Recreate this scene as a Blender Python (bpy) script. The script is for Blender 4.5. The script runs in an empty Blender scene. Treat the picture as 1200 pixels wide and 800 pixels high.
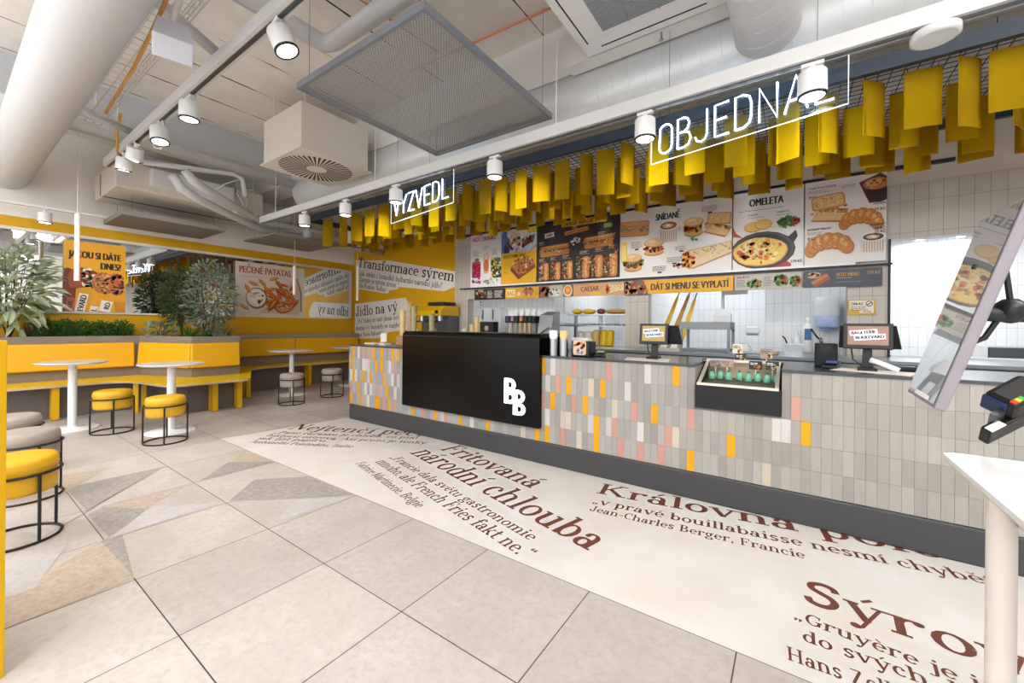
import bpy, bmesh, math, random, unicodedata
from mathutils import Vector, Matrix, Euler
S = bpy.context.scene
C = S.collection
rad = math.radians
EXPO, WORLD, FILLP, KITP, SPOT = 0.2, 2.1, 40.0, 15.0, 70.0   # exposure, daylight, added fill lamps, kitchen tubes, track spots (W)

# ------------------------------------------------------------------ camera
cam_d = bpy.data.cameras.new('camera')
cam = bpy.data.objects.new('camera', cam_d)
C.objects.link(cam)
S.camera = cam
FPX = 474.0
cam_d.sensor_width = 36.0
cam_d.lens = FPX / 1200 * 36
cam_d.shift_y = -(400 - 381.7) / 1200
cam_d.clip_start = 0.02
cam_d.clip_end = 80
YAW, ROLL = rad(34.9), rad(0.55)
_fw = Vector((-math.sin(YAW), math.cos(YAW), 0))
_r0 = Vector((math.cos(YAW), math.sin(YAW), 0))
_z0 = Vector((0, 0, 1))
_r = _r0 * math.cos(ROLL) + _z0 * math.sin(ROLL)
_u = -_r0 * math.sin(ROLL) + _z0 * math.cos(ROLL)
CAMP = Vector((0, 0, 1.2))
cam.matrix_world = Matrix.Translation(CAMP) @ Matrix((_r, _u, -_fw)).transposed().to_4x4()

def at(u, v, **k):
    """world point seen at photo pixel (u, v) on the plane x/y/z = const (used for measuring only)"""
    d = _r * ((u - 600) / FPX) + _fw + _u * ((381.7 - v) / FPX)
    if 'z' in k: t = (k['z'] - CAMP.z) / d.z
    elif 'Y' in k: t = k['Y'] / d.y
    elif 'X' in k: t = k['X'] / d.x
    else: t = k['d']
    return CAMP + d * t

# ------------------------------------------------------------------ world, exposure
S.view_settings.view_transform = 'Standard'
S.view_settings.look = 'None'
S.view_settings.gamma = 1.0
S.view_settings.use_curve_mapping = False
S.view_settings.exposure = EXPO
S.cycles.max_bounces = 10
S.cycles.diffuse_bounces = 5
S.cycles.glossy_bounces = 5
S.cycles.transparent_max_bounces = 16
S.cycles.caustics_reflective = False
S.cycles.caustics_refractive = False
w = bpy.data.worlds.new('world')
S.world = w
w.use_nodes = True
w.node_tree.nodes['Background'].inputs[0].default_value = (0.93, 0.96, 1.0, 1)
w.node_tree.nodes['Background'].inputs[1].default_value = WORLD

def area_light(name, loc, sx, sy, power, col=(1, 1, 1), rot=(0, 0, 0)):
    l = bpy.data.lights.new(name, 'AREA')
    l.shape = 'RECTANGLE'; l.size = sx; l.size_y = sy
    l.energy = power; l.color = col
    o = bpy.data.objects.new(name, l)
    o.location = loc; o.rotation_euler = rot
    C.objects.link(o)
    return o
# unseen fill lamps added to brighten the room and ceiling (their housings are built further down at the same places)
LUM = [(-4.6, -1.3), (-1.2, -1.2), (1.6, -0.3), (-3.6, -3.0), (0.6, -3.0), (2.2, 1.6), (-6.6, -1.8)]
for (x, y) in LUM:
    area_light('fill_light', (x, y, 3.09), 1.5, 0.5, FILLP, (0.98, 0.99, 1.0))
    area_light('fill_uplight', (x, y, 3.17), 1.5, 0.5, FILLP * 1.25, (0.98, 0.99, 1.0), (math.pi, 0, 0))
# kitchen tubes
KT = [(-2.6, 7.2), (-1.0, 7.3), (1.53, 7.85), (1.95, 7.85), (2.6, 6.2)]
for (x, y) in KT:
    area_light('kitchen_tube_light', (x, y, 2.53), 0.12, 1.3, KITP, (0.97, 0.985, 1.0))
area_light('kitchen_niche_light', (-3.9, 5.68, 2.5), 1.2, 0.1, KITP * 0.3, (0.93, 0.97, 1.0))
area_light('kitchen_niche_light', (-0.4, 6.0, 2.5), 1.2, 0.1, KITP * 0.5, (0.93, 0.97, 1.0))

# ------------------------------------------------------------------ helpers
def lin(h):
    h = h.lstrip('#')
    out = []
    for i in (0, 2, 4):
        c = int(h[i:i + 2], 16) / 255
        out.append(c / 12.92 if c <= 0.04045 else ((c + 0.055) / 1.055) ** 2.4)
    return tuple(out)

MATS = {}
def M(name, hexcol='ffffff', rough=0.5, metal=0.0, emit=0.0, var=0.05, scale=12.0, bump=0.0, trans=0.0, alpha=1.0, spec=None, attr=False, coat=0.0, ior=1.45):
    """procedural principled material with a soft noise variation"""
    if name in MATS: return MATS[name]
    m = bpy.data.materials.new(name); m.use_nodes = True
    nt = m.node_tree; N = nt.nodes; L = nt.links
    b = N['Principled BSDF']
    col = lin(hexcol)
    b.inputs['Roughness'].default_value = rough
    b.inputs['Metallic'].default_value = metal
    b.inputs['IOR'].default_value = ior
    if spec is not None: b.inputs['Specular IOR Level'].default_value = spec
    if coat: b.inputs['Coat Weight'].default_value = coat
    if trans: b.inputs['Transmission Weight'].default_value = trans
    if alpha < 1: b.inputs['Alpha'].default_value = alpha
    if emit:
        b.inputs['Emission Color'].default_value = (*col, 1)
        b.inputs['Emission Strength'].default_value = emit
    tc = N.new('ShaderNodeTexCoord')
    nz = N.new('ShaderNodeTexNoise'); nz.inputs['Scale'].default_value = scale; nz.inputs['Detail'].default_value = 4
    L.new(tc.outputs['Object'], nz.inputs['Vector'])
    mp = N.new('ShaderNodeMapRange'); mp.inputs['To Min'].default_value = 1 - var; mp.inputs['To Max'].default_value = 1 + var
    L.new(nz.outputs['Fac'], mp.inputs['Value'])
    mx = N.new('ShaderNodeMix'); mx.data_type = 'RGBA'; mx.blend_type = 'MULTIPLY'; mx.inputs['Factor'].default_value = 1
    if attr:
        a = N.new('ShaderNodeAttribute'); a.attribute_name = 'Col'
        L.new(a.outputs['Color'], mx.inputs['A'])
        if emit: L.new(a.outputs['Color'], b.inputs['Emission Color'])
    else:
        mx.inputs['A'].default_value = (*col, 1)
    L.new(mp.outputs['Result'], mx.inputs['B'])
    L.new(mx.outputs['Result'], b.inputs['Base Color'])
    if bump:
        bp = N.new('ShaderNodeBump'); bp.inputs['Strength'].default_value = bump; bp.inputs['Distance'].default_value = 0.01
        L.new(nz.outputs['Fac'], bp.inputs['Height']); L.new(bp.outputs['Normal'], b.inputs['Normal'])
    MATS[name] = m
    return m

def rootloc(o):
    while o.parent: o = o.parent
    return o.location

class MB:
    def __init__(s): s.v = []; s.f = []; s.m = []; s.c = []; s.mi = 0; s.col = None; s.sm = []; s.smooth = False
    def add(s, vs, fs):
        o = len(s.v); s.v += [tuple(p) for p in vs]
        for f in fs:
            s.f.append([o + i for i in f]); s.m.append(s.mi); s.c.append(s.col); s.sm.append(s.smooth)
        return s
    def box(s, x0, y0, z0, x1, y1, z1, R=None, piv=None):
        vs = [Vector((x, y, z)) for x in (x0, x1) for y in (y0, y1) for z in (z0, z1)]
        if R is not None:
            p = Vector(piv) if piv is not None else Vector(((x0 + x1) / 2, (y0 + y1) / 2, (z0 + z1) / 2))
            vs = [R @ (q - p) + p for q in vs]
        return s.add(vs, [(0, 1, 3, 2), (4, 6, 7, 5), (0, 4, 5, 1), (2, 3, 7, 6), (0, 2, 6, 4), (1, 5, 7, 3)])
    def cyl(s, p0, p1, r, r1=None, n=16, cap=True):
        p0, p1 = Vector(p0), Vector(p1); r1 = r if r1 is None else r1
        d = (p1 - p0).normalized()
        a = d.orthogonal().normalized(); b = d.cross(a)
        vs = []
        for (p, q) in ((p0, r), (p1, r1)):
            for i in range(n):
                t = 2 * math.pi * i / n
                vs.append(p + (a * math.cos(t) + b * math.sin(t)) * q)
        sm = s.smooth; s.smooth = n > 7
        s.add(vs, [(i, (i + 1) % n, n + (i + 1) % n, n + i) for i in range(n)])
        s.smooth = sm
        if cap: s.add(vs[:n], [tuple(reversed(range(n)))]); s.add(vs[n:], [tuple(range(n))])
        return s
    def tube(s, pts, r, n=8, closed=False, cap=True):
        pts = [Vector(p) for p in pts]; m = len(pts)
        rings = []; prev = None
        for i, p in enumerate(pts):
            if closed: d = pts[(i + 1) % m] - pts[i - 1]
            else: d = pts[min(i + 1, m - 1)] - pts[max(i - 1, 0)]
            d.normalize()
            if prev is None: a = d.orthogonal().normalized()
            else:
                a = prev - d * prev.dot(d)
                a = a.normalized() if a.length > 1e-6 else d.orthogonal().normalized()
            prev = a; b = d.cross(a)
            rr = r[i] if isinstance(r, (list, tuple)) else r
            rings.append([p + (a * math.cos(2 * math.pi * k / n) + b * math.sin(2 * math.pi * k / n)) * rr for k in range(n)])
        vs = [q for rg in rings for q in rg]; fs = []
        for i in range(m if closed else m - 1):
            j = (i + 1) % m
            for k in range(n): fs.append((i * n + k, i * n + (k + 1) % n, j * n + (k + 1) % n, j * n + k))
        if cap and not closed: fs += [tuple(reversed(range(n))), tuple(range((m - 1) * n, m * n))]
        sm = s.smooth; s.smooth = True; s.add(vs, fs); s.smooth = sm
        return s
    def lathe(s, prof, c=(0, 0, 0), n=28, cap=True):
        c = Vector(c); vs = []; fs = []
        for (r, z) in prof:
            for k in range(n):
                t = 2 * math.pi * k / n
                vs.append(c + Vector((r * math.cos(t), r * math.sin(t), z)))
        for i in range(len(prof) - 1):
            for k in range(n): fs.append((i * n + k, i * n + (k + 1) % n, (i + 1) * n + (k + 1) % n, (i + 1) * n + k))
        sm = s.smooth; s.smooth = True; s.add(vs, fs); s.smooth = sm
        if cap: s.add(vs[:n], [tuple(reversed(range(n)))]); s.add(vs[-n:], [tuple(range(n))])
        return s
    def ball(s, c, rx, ry=None, rz=None, n=12, R=None):
        ry = rx if ry is None else ry; rz = rx if rz is None else rz
        c = Vector(c); vs = []; fs = []; h = max(4, n // 2)
        for i in range(h + 1):
            a = math.pi * i / h
            for k in range(n):
                t = 2 * math.pi * k / n
                p = Vector((rx * math.sin(a) * math.cos(t), ry * math.sin(a) * math.sin(t), rz * math.cos(a)))
                vs.append(c + (R @ p if R is not None else p))
        for i in range(h):
            for k in range(n): fs.append((i * n + k, (i + 1) * n + k, (i + 1) * n + (k + 1) % n, i * n + (k + 1) % n))
        sm = s.smooth; s.smooth = True; s.add(vs, fs); s.smooth = sm
        return s
    def poly(s, pts): return s.add(pts, [tuple(range(len(pts)))])
    def prism(s, pts, d):
        """closed outline pts (3d) pushed along vector d"""
        pts = [Vector(p) for p in pts]; d = Vector(d); n = len(pts)
        s.add(pts + [p + d for p in pts], [tuple(reversed(range(n))), tuple(range(n, 2 * n))] + [(i, (i + 1) % n, n + (i + 1) % n, n + i) for i in range(n)])
        return s
    def build(s, name, mat, parent=None, bevel=0.0, seg=2, sub=0, solid=0.0):
        me = bpy.data.meshes.new(name)
        off = Vector(rootloc(parent)) if parent else Vector((0, 0, 0))
        me.from_pydata([Vector(p) - off for p in s.v], [], s.f)
        for q in (mat if isinstance(mat, (list, tuple)) else [mat]): me.materials.append(q)
        me.polygons.foreach_set('material_index', s.m)
        me.polygons.foreach_set('use_smooth', s.sm)
        if any(c is not None for c in s.c):
            a = me.color_attributes.new('Col', 'FLOAT_COLOR', 'CORNER')
            buf = []
            for p, c in zip(me.polygons, s.c):
                c = c or (1, 1, 1)
                buf += [*c[:3], 1.0] * p.loop_total
            a.data.foreach_set('color', buf)
        me.update()
        o = bpy.data.objects.new(name, me); C.objects.link(o)
        if parent: o.parent = parent
        if solid:
            q = o.modifiers.new('thick', 'SOLIDIFY'); q.thickness = solid; q.offset = 0
        if bevel:
            q = o.modifiers.new('bevel', 'BEVEL'); q.width = bevel; q.segments = seg; q.limit_method = 'ANGLE'; q.angle_limit = rad(40)
        if sub:
            q = o.modifiers.new('sub', 'SUBSURF'); q.levels = sub; q.render_levels = sub
        return o

def tag(o, label, cat, group=None):
    o['label'] = label; o['category'] = cat
    if group: o['group'] = group
    return o
def thing(name, label, cat, loc=(0, 0, 0), group=None):
    o = bpy.data.objects.new(name, None); o.empty_display_size = 0.1
    C.objects.link(o); o.location = loc
    return tag(o, label, cat, group)
def struct(o):
    o['kind'] = 'structure'; return o
def copy_tree(o, parent=None):
    c = o.copy(); C.objects.link(c)
    if parent: c.parent = parent
    for ch in list(o.children):
        copy_tree(ch, c)
    return c
def dup(o, loc, label, rz=0.0, group=None):
    c = copy_tree(o); c.location = loc; c.rotation_euler = (0, 0, rz); c['label'] = label
    if group: c['group'] = group
    return c

# ------------------------------------------------------------------ lettering
_fc = {}
def fontmesh(t, bold):
    k = (t, bold)
    if k not in _fc:
        cu = bpy.data.curves.new('t', 'FONT'); cu.body = t; cu.offset = bold; cu.resolution_u = 3
        ob = bpy.data.objects.new('t', cu)
        me = bpy.data.meshes.new_from_object(ob)
        vs = [v.co.copy() for v in me.vertices]; fs = [tuple(p.vertices) for p in me.polygons]
        bpy.data.objects.remove(ob); bpy.data.curves.remove(cu); bpy.data.meshes.remove(me)
        _fc[k] = (vs, fs)
    return _fc[k]
def sans(mb, t, P, ex, ey, W, H, bold=0.02):
    """plain lettering; lower-left of the text at P, fitted to width W and cap height H along unit vectors ex, ey"""
    vs, fs = fontmesh(t, 0.0)
    if not vs: return
    x0 = min(v.x for v in vs); x1 = max(v.x for v in vs)
    sy = H / 0.73; e = bold * H * 1.6 if bold > 0.005 else 0
    sx = (W - 2 * e) / (x1 - x0)
    P, ex, ey = Vector(P), Vector(ex), Vector(ey); n = ex.cross(ey).normalized()
    for i, d in enumerate((0, -e, e) if e else (0,)):
        mb.add([P + ex * ((v.x - x0) * sx + e + d) + ey * (v.y * sy) + n * (0.00004 * i) for v in vs], fs)

TK, TN = 0.145, 0.068
def _rib(pts, ws):
    vs = []; fs = []; n = len(pts)
    for i, p in enumerate(pts):
        a = pts[max(i - 1, 0)]; b = pts[min(i + 1, n - 1)]
        dx, dy = b[0] - a[0], b[1] - a[1]; l = math.hypot(dx, dy) or 1
        h = ws[i] / 2
        vs += [(p[0] - dy / l * h, p[1] + dx / l * h), (p[0] + dy / l * h, p[1] - dx / l * h)]
    for i in range(n - 1): fs.append((2 * i, 2 * i + 1, 2 * i + 3, 2 * i + 2))
    return vs, fs
def g_arc(cx, cy, rx, ry, a0, a1):
    n = 14; pts = []; ws = []
    for i in range(n + 1):
        a = rad(a0 + (a1 - a0) * i / n)
        pts.append((cx + rx * math.cos(a), cy + ry * math.sin(a)))
        ws.append(TN + (TK - TN) * abs(math.cos(a)) ** 1.5)
    return [_rib(pts, ws)]
def g_line(x0, y0, x1, y1, w): return [_rib([(x0, y0), (x1, y1)], [w, w])]
def g_v(x, y0, y1, s=''):
    r = g_line(x, y0, x, y1, TK)
    for ch in s:
        if ch == 'b': r += g_line(x - 0.15, y0 + TN / 2, x + 0.15, y0 + TN / 2, TN)
        if ch == 't': r += g_line(x - 0.15, y1 - TN / 2, x + 0.15, y1 - TN / 2, TN)
        if ch == 'l': r += g_line(x - 0.15, y1 - TN / 2, x, y1 - TN / 2, TN)
        if ch == 'r': r += g_line(x, y0 + TN / 2, x + 0.15, y0 + TN / 2, TN)
    return r
def g_s(x, y, w=0.13): return g_line(x - w, y, x + w, y, TN)
def g_dot(x, y, r=0.09):
    return [([(x + r * math.cos(i * .785), y + r * math.sin(i * .785)) for i in range(8)], [tuple(range(8))])]
def g_pl(pts, w):
    out = []; q = []
    for i in range(len(pts) - 1):
        p0 = pts[max(i - 1, 0)]; p1 = pts[i]; p2 = pts[i + 1]; p3 = pts[min(i + 2, len(pts) - 1)]
        for k in range(5):
            t = k / 5
            q.append(tuple(0.5 * (2 * p1[j] + (p2[j] - p0[j]) * t + (2 * p0[j] - 5 * p1[j] + 4 * p2[j] - p3[j]) * t * t + (3 * p1[j] - p0[j] - 3 * p2[j] + p3[j]) * t ** 3) for j in (0, 1)))
    q.append(pts[-1])
    return [_rib(q, [w] * len(q))]
X = 0.66
def _glyphs():
    G = {}
    arch = lambda x0, x1: g_arc((x0 + x1) / 2, X - 0.22, (x1 - x0) / 2, 0.19, 0, 180)
    G['a'] = (.62, g_arc(.24, .19, .16, .17, 0, 360) + g_v(.42, 0, .48, 'r') + g_arc(.27, .45, .15, .18, 0, 150) + g_dot(.15, .5, .07))
    G['b'] = (.66, g_v(.14, 0, 1, 'l') + g_arc(.34, X / 2, .2, X / 2 - .03, -180, 180))
    G['c'] = (.58, g_arc(.31, X / 2, .21, X / 2 - .03, 60, 310) + g_dot(.43, .5, .08))
    G['d'] = (.68, g_v(.5, 0, 1, 'lr') + g_arc(.3, X / 2, .2, X / 2 - .03, 0, 360))
    G['e'] = (.6, g_arc(.31, X / 2, .21, X / 2 - .03, 0, 315) + g_line(.12, X / 2 + .02, .5, X / 2 + .02, TN))
    G['f'] = (.46, g_v(.2, 0, .8, 'b') + g_arc(.34, .8, .14, .17, 40, 180) + g_dot(.43, .86, .07) + g_s(.22, X - .04, .2))
    G['g'] = (.64, g_arc(.28, .42, .17, .22, 0, 360) + g_arc(.3, -.1, .23, .15, 0, 360) + g_line(.2, .2, .2, .02, TN) + g_line(.42, .6, .6, .64, TK * .7))
    G['h'] = (.74, g_v(.15, 0, 1, 'lb') + arch(.15, .54) + g_v(.54, 0, X - .2, 'b'))
    G['i'] = (.36, g_v(.18, 0, X, 'lb') + g_dot(.18, .88))
    G['j'] = (.34, g_v(.2, -.12, X, 'l') + g_arc(.06, -.12, .14, .14, 220, 360) + g_dot(.2, .88))
    G['k'] = (.7, g_v(.15, 0, 1, 'lb') + g_line(.2, .25, .52, X - .03, TN) + g_line(.3, .38, .56, .03, TK) + g_s(.56, .035) + g_s(.52, X - .035))
    G['l'] = (.36, g_v(.18, 0, 1, 'lb'))
    G['m'] = (1.08, g_v(.15, 0, X, 'lb') + arch(.15, .52) + g_v(.52, 0, X - .2, 'b') + arch(.52, .89) + g_v(.89, 0, X - .2, 'b'))
    G['n'] = (.74, g_v(.15, 0, X, 'lb') + arch(.15, .54) + g_v(.54, 0, X - .2, 'b'))
    G['o'] = (.64, g_arc(.32, X / 2, .22, X / 2 - .03, 0, 360))
    G['p'] = (.68, g_v(.15, -.3, X, 'lb') + g_arc(.35, X / 2, .2, X / 2 - .03, 0, 360))
    G['q'] = (.68, g_v(.5, -.3, X, 'b') + g_arc(.3, X / 2, .2, X / 2 - .03, 0, 360))
    G['r'] = (.56, g_v(.17, 0, X, 'lb') + g_arc(.38, X - .22, .21, .19, 50, 180) + g_dot(.46, X - .08, .09))
    G['s'] = (.52, g_pl([(.42, .5), (.36, .6), (.24, .62), (.13, .53), (.17, .4), (.34, .29), (.4, .16), (.3, .04), (.16, .04), (.09, .15)], TK * .85))
    G['t'] = (.46, g_v(.2, .12, .86) + g_arc(.33, .14, .13, .11, 180, 330) + g_s(.22, X - .04, .19))
    G['u'] = (.74, g_v(.16, .2, X, 'l') + g_arc(.35, .22, .19, .19, 180, 360) + g_v(.54, 0, X, 'lr'))
    G['v'] = (.68, g_line(.12, X - .03, .34, .02, TK) + g_line(.56, X - .03, .34, .02, TN) + g_s(.12, X - .035) + g_s(.56, X - .035))
    G['w'] = (.98, g_line(.12, X - .03, .32, .02, TK) + g_line(.5, X - .03, .32, .02, TN) + g_line(.5, X - .03, .68, .02, TK) + g_line(.86, X - .03, .68, .02, TN) + g_s(.12, X - .035) + g_s(.86, X - .035))
    G['x'] = (.66, g_line(.12, X - .03, .54, .03, TK) + g_line(.52, X - .03, .14, .03, TN) + sum([g_s(a, b) for a in (.13, .53) for b in (.035, X - .035)], []))
    G['y'] = (.68, g_line(.12, X - .03, .36, .02, TK) + g_line(.58, X - .03, .26, -.24, TN) + g_dot(.17, -.23) + g_line(.26, -.25, .15, -.27, TN) + g_s(.12, X - .035) + g_s(.57, X - .035))
    G['z'] = (.58, g_line(.1, X - .035, .48, X - .035, TN) + g_line(.46, X - .03, .12, .03, TK) + g_line(.1, .035, .5, .035, TN))
    G['A'] = (.92, g_line(.14, .03, .44, .98, TN) + g_line(.44, .98, .78, .03, TK * 1.1) + g_line(.24, .33, .66, .33, TN) + g_s(.14, .035) + g_s(.78, .035))
    G['B'] = (.78, g_v(.2, 0, 1, 'tb') + g_arc(.36, .75, .22, .215, -90, 90) + g_arc(.38, .27, .26, .235, -90, 90) + sum([g_line(.1, y, .4, y, TN) for y in (.035, .515, .965)], []))
    G['C'] = (.76, g_arc(.42, .5, .3, .47, 50, 310) + g_line(.66, .95, .66, .68, TN))
    G['F'] = (.74, g_v(.2, 0, 1, 'b') + g_line(.06, .965, .66, .965, TN) + g_line(.2, .52, .5, .52, TN) + g_line(.64, .98, .64, .72, TN) + g_line(.48, .64, .48, .4, TN))
    G['E'] = (.76, G['F'][1] + g_line(.06, .035, .68, .035, TN) + g_line(.66, .02, .66, .28, TN))
    G['G'] = (.84, g_arc(.42, .5, .3, .47, 50, 330) + g_v(.66, .05, .42) + g_line(.5, .42, .8, .42, TN) + g_line(.66, .95, .66, .68, TN))
    G['H'] = (.96, g_v(.2, 0, 1, 'tb') + g_v(.74, 0, 1, 'tb') + g_line(.2, .5, .74, .5, TN))
    G['I'] = (.42, g_v(.21, 0, 1, 'tb'))
    G['J'] = (.62, g_v(.4, .22, 1, 't') + g_arc(.24, .22, .16, .19, 180, 360) + g_dot(.11, .26))
    G['K'] = (.92, g_v(.2, 0, 1, 'tb') + g_line(.24, .4, .7, .97, TN) + g_line(.38, .56, .74, .03, TK) + g_s(.72, .965) + g_s(.76, .035))
    G['M'] = (1.1, g_v(.2, 0, 1, 'b') + g_v(.9, 0, 1, 'b') + g_line(.2, .97, .55, .1, TK) + g_line(.9, .97, .55, .1, TN) + g_s(.14, .965) + g_s(.96, .965))
    G['N'] = (.96, g_line(.2, 0, .2, 1, TN) + g_line(.74, 0, .74, 1, TN) + g_line(.2, .98, .74, .03, TK * 1.15) + g_s(.18, .965) + g_s(.2, .035) + g_s(.76, .965))
    G['P'] = (.74, g_v(.2, 0, 1, 'tb') + g_arc(.38, .72, .24, .245, -90, 90) + g_line(.1, .965, .4, .965, TN) + g_line(.2, .475, .4, .475, TN))
    G['R'] = (.86, G['P'][1] + g_line(.42, .46, .68, .03, TK) + g_s(.72, .035))
    G['S'] = (.7, g_pl([(.58, .74), (.52, .9), (.34, .96), (.16, .86), (.16, .68), (.32, .56), (.48, .46), (.56, .3), (.5, .12), (.34, .04), (.16, .1), (.1, .26)], TK))
    G['T'] = (.84, g_v(.42, 0, 1, 'b') + g_line(.08, .965, .76, .965, TN) + g_line(.1, .98, .1, .72, TN) + g_line(.74, .98, .74, .72, TN))
    G['V'] = (.88, g_line(.14, .97, .44, .02, TK) + g_line(.74, .97, .44, .02, TN) + g_s(.14, .965) + g_s(.74, .965))
    G['Z'] = (.72, g_line(.1, .965, .6, .965, TN) + g_line(.58, .96, .12, .04, TK) + g_line(.1, .035, .64, .035, TN) + g_line(.62, .02, .62, .28, TN))
    G['.'] = (.28, g_dot(.14, .07))
    G[','] = (.28, g_dot(.14, .07) + g_line(.17, .05, .1, -.12, TN))
    G['\u201e'] = (.5, g_dot(.14, .07) + g_line(.17, .05, .1, -.12, TN) + g_dot(.34, .07) + g_line(.37, .05, .3, -.12, TN))
    G['\u201c'] = (.5, g_dot(.16, .86) + g_line(.13, .88, .2, 1.02, TN) + g_dot(.36, .86) + g_line(.33, .88, .4, 1.02, TN))
    G['-'] = (.44, g_line(.06, .32, .38, .32, TN * 1.2))
    G['?'] = (.6, g_arc(.28, .78, .18, .19, -70, 170) + g_line(.3, .6, .28, .26, TN) + g_dot(.28, .07))
    G[' '] = (.36, [])
    return G
GL = _glyphs()
ACC = {'\u0301': lambda x, y: g_line(x - .05, y, x + .12, y + .18, TN * 1.2), '\u0300': lambda x, y: g_line(x + .05, y, x - .12, y + .18, TN * 1.2),
       '\u030c': lambda x, y: g_line(x - .14, y + .16, x, y + .02, TN) + g_line(x + .14, y + .16, x, y + .02, TN), '\u030a': lambda x, y: g_arc(x, y + .1, .08, .08, 0, 360)}
def slab(mb, t, P, ex, ey, W=None, H=0.1, sx=None):
    """slab serif lettering; baseline start P, cap height H, fitted to width W"""
    out = []; x = 0.0
    for ch in t:
        d = unicodedata.normalize('NFD', ch)
        w_, st = GL.get(d[0], GL[' '])
        st = list(st)
        if len(d) > 1:
            up = d[0].isupper()
            if d[0] in 'ij' and d[1] == '\u0301': st = [s for s in st if not (min(p[1] for p in s[0]) > .75)]
            mid = {'a': .3, 'e': .31, 'i': .18, 'o': .32, 'u': .35, 'y': .35}.get(d[0], w_ / 2)
            st += ACC.get(d[1], lambda a, b: [])(mid, 1.06 if up else X + .1)
        for vs, fs in st: out.append(([(p[0] + x, p[1]) for p in vs], fs))
        x += w_
    s = (W / x) if W else (sx or H)
    P, ex, ey = Vector(P), Vector(ex), Vector(ey)
    nz = ex.cross(ey).normalized()
    for i, (vs, fs) in enumerate(out): mb.add([P + ex * (p[0] * s) + ey * (p[1] * H) + nz * (0.00005 * (i % 9)) for p in vs], fs)
    return x * s

# ================================================================== materials
def node_mat(name, build, rough=0.5, spec=0.5):
    m = bpy.data.materials.new(name); m.use_nodes = True
    nt = m.node_tree; b = nt.nodes['Principled BSDF']
    b.inputs['Roughness'].default_value = rough
    b.inputs['Specular IOR Level'].default_value = spec
    build(nt, nt.nodes, nt.links, b)
    MATS[name] = m
    return m
def nmath(N, L, op, a, b=None, c=None):
    n = N.new('ShaderNodeMath'); n.operation = op
    for i, q in enumerate((a, b, c)):
        if q is None: continue
        if isinstance(q, (int, float)): n.inputs[i].default_value = q
        else: L.new(q, n.inputs[i])
    return n.outputs[0]
def nmix(N, L, f, a, b, bt='MIX'):
    n = N.new('ShaderNodeMix'); n.data_type = 'RGBA'; n.blend_type = bt
    for k, q in (('Factor', f), ('A', a), ('B', b)):
        if isinstance(q, (int, float)): n.inputs[k].default_value = q
        elif isinstance(q, tuple): n.inputs[k].default_value = (*q[:3], 1)
        else: L.new(q, n.inputs[k])
    return n.outputs['Result']
def tile_grid(N, L, ax, bx, a0, b0, pa, pb, j, off=0.0):
    """1 on the joints of a grid, plus a random value per tile"""
    tc = N.new('ShaderNodeTexCoord'); sp = N.new('ShaderNodeSeparateXYZ'); L.new(tc.outputs['Object'], sp.inputs[0])
    a = nmath(N, L, 'DIVIDE', nmath(N, L, 'SUBTRACT', sp.outputs[ax], a0), pa)
    b = nmath(N, L, 'DIVIDE', nmath(N, L, 'SUBTRACT', sp.outputs[bx], b0), pb)
    res = []
    for q, p in ((a, pa), (b, pb)):
        f = nmath(N, L, 'ABSOLUTE', nmath(N, L, 'SUBTRACT', nmath(N, L, 'FRACT', q), 0.5))
        res.append(nmath(N, L, 'GREATER_THAN', f, 0.5 - j / p))
    line = nmath(N, L, 'MAXIMUM', *res)
    cv = N.new('ShaderNodeCombineXYZ')
    L.new(nmath(N, L, 'FLOOR', a), cv.inputs[0]); L.new(nmath(N, L, 'FLOOR', b), cv.inputs[1])
    wn = N.new('ShaderNodeTexWhiteNoise'); L.new(cv.outputs[0], wn.inputs['Vector'])
    return line, wn.outputs['Value'], tc
def noise(N, L, tc, sc, det=5, rough=0.6):
    n = N.new('ShaderNodeTexNoise'); n.inputs['Scale'].default_value = sc; n.inputs['Detail'].default_value = det; n.inputs['Roughness'].default_value = rough
    L.new(tc.outputs['Object'], n.inputs['Vector']); return n.outputs['Fac']
def rng(N, L, v, a, b, lo, hi):
    n = N.new('ShaderNodeMapRange'); L.new(v, n.inputs['Value'])
    for k, q in (('From Min', a), ('From Max', b), ('To Min', lo), ('To Max', hi)): n.inputs[k].default_value = q
    return n.outputs['Result']

def b_floor(nt, N, L, b):
    line, rnd, tc = tile_grid(N, L, 'X', 'Y', -0.166, 1.713, 0.5865, 0.5825, 0.0022)
    n1 = noise(N, L, tc, 3.5, 8, 0.65); n2 = noise(N, L, tc, 28, 6, 0.7)
    c = nmix(N, L, rng(N, L, n1, 0.35, 0.65, 0, 1), lin('b6ada6'), lin('c3bcb6'))
    c = nmix(N, L, rng(N, L, n2, 0.42, 0.66, 0, 0.8), c, lin('aaa39e'))
    c = nmix(N, L, 1.0, c, rng(N, L, rnd, 0, 1, 0.93, 1.05), 'MULTIPLY')
    c = nmix(N, L, line, c, lin('3c3430'))
    L.new(c, b.inputs['Base Color'])
node_mat('floor_tile', b_floor, 0.42, 0.35)
def b_inlay(hexa, hexb):
    def f(nt, N, L, b):
        tc = N.new('ShaderNodeTexCoord')
        n1 = noise(N, L, tc, 30, 8, 0.75); n2 = noise(N, L, tc, 6, 4)
        c = nmix(N, L, rng(N, L, n1, 0.38, 0.62, 0, 1), lin(hexa), lin(hexb))
        c = nmix(N, L, 1.0, c, rng(N, L, n2, 0.2, 0.8, 0.92, 1.06), 'MULTIPLY')
        L.new(c, b.inputs['Base Color'])
    return f
node_mat('inlay_grey', b_inlay('8d8783', 'a8a29d'), 0.5, 0.3)
node_mat('inlay_tan', b_inlay('a8998a', 'beb1a3'), 0.5, 0.3)
node_mat('inlay_pale', b_inlay('b0acab', 'bdbab9'), 0.5, 0.3)
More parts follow.
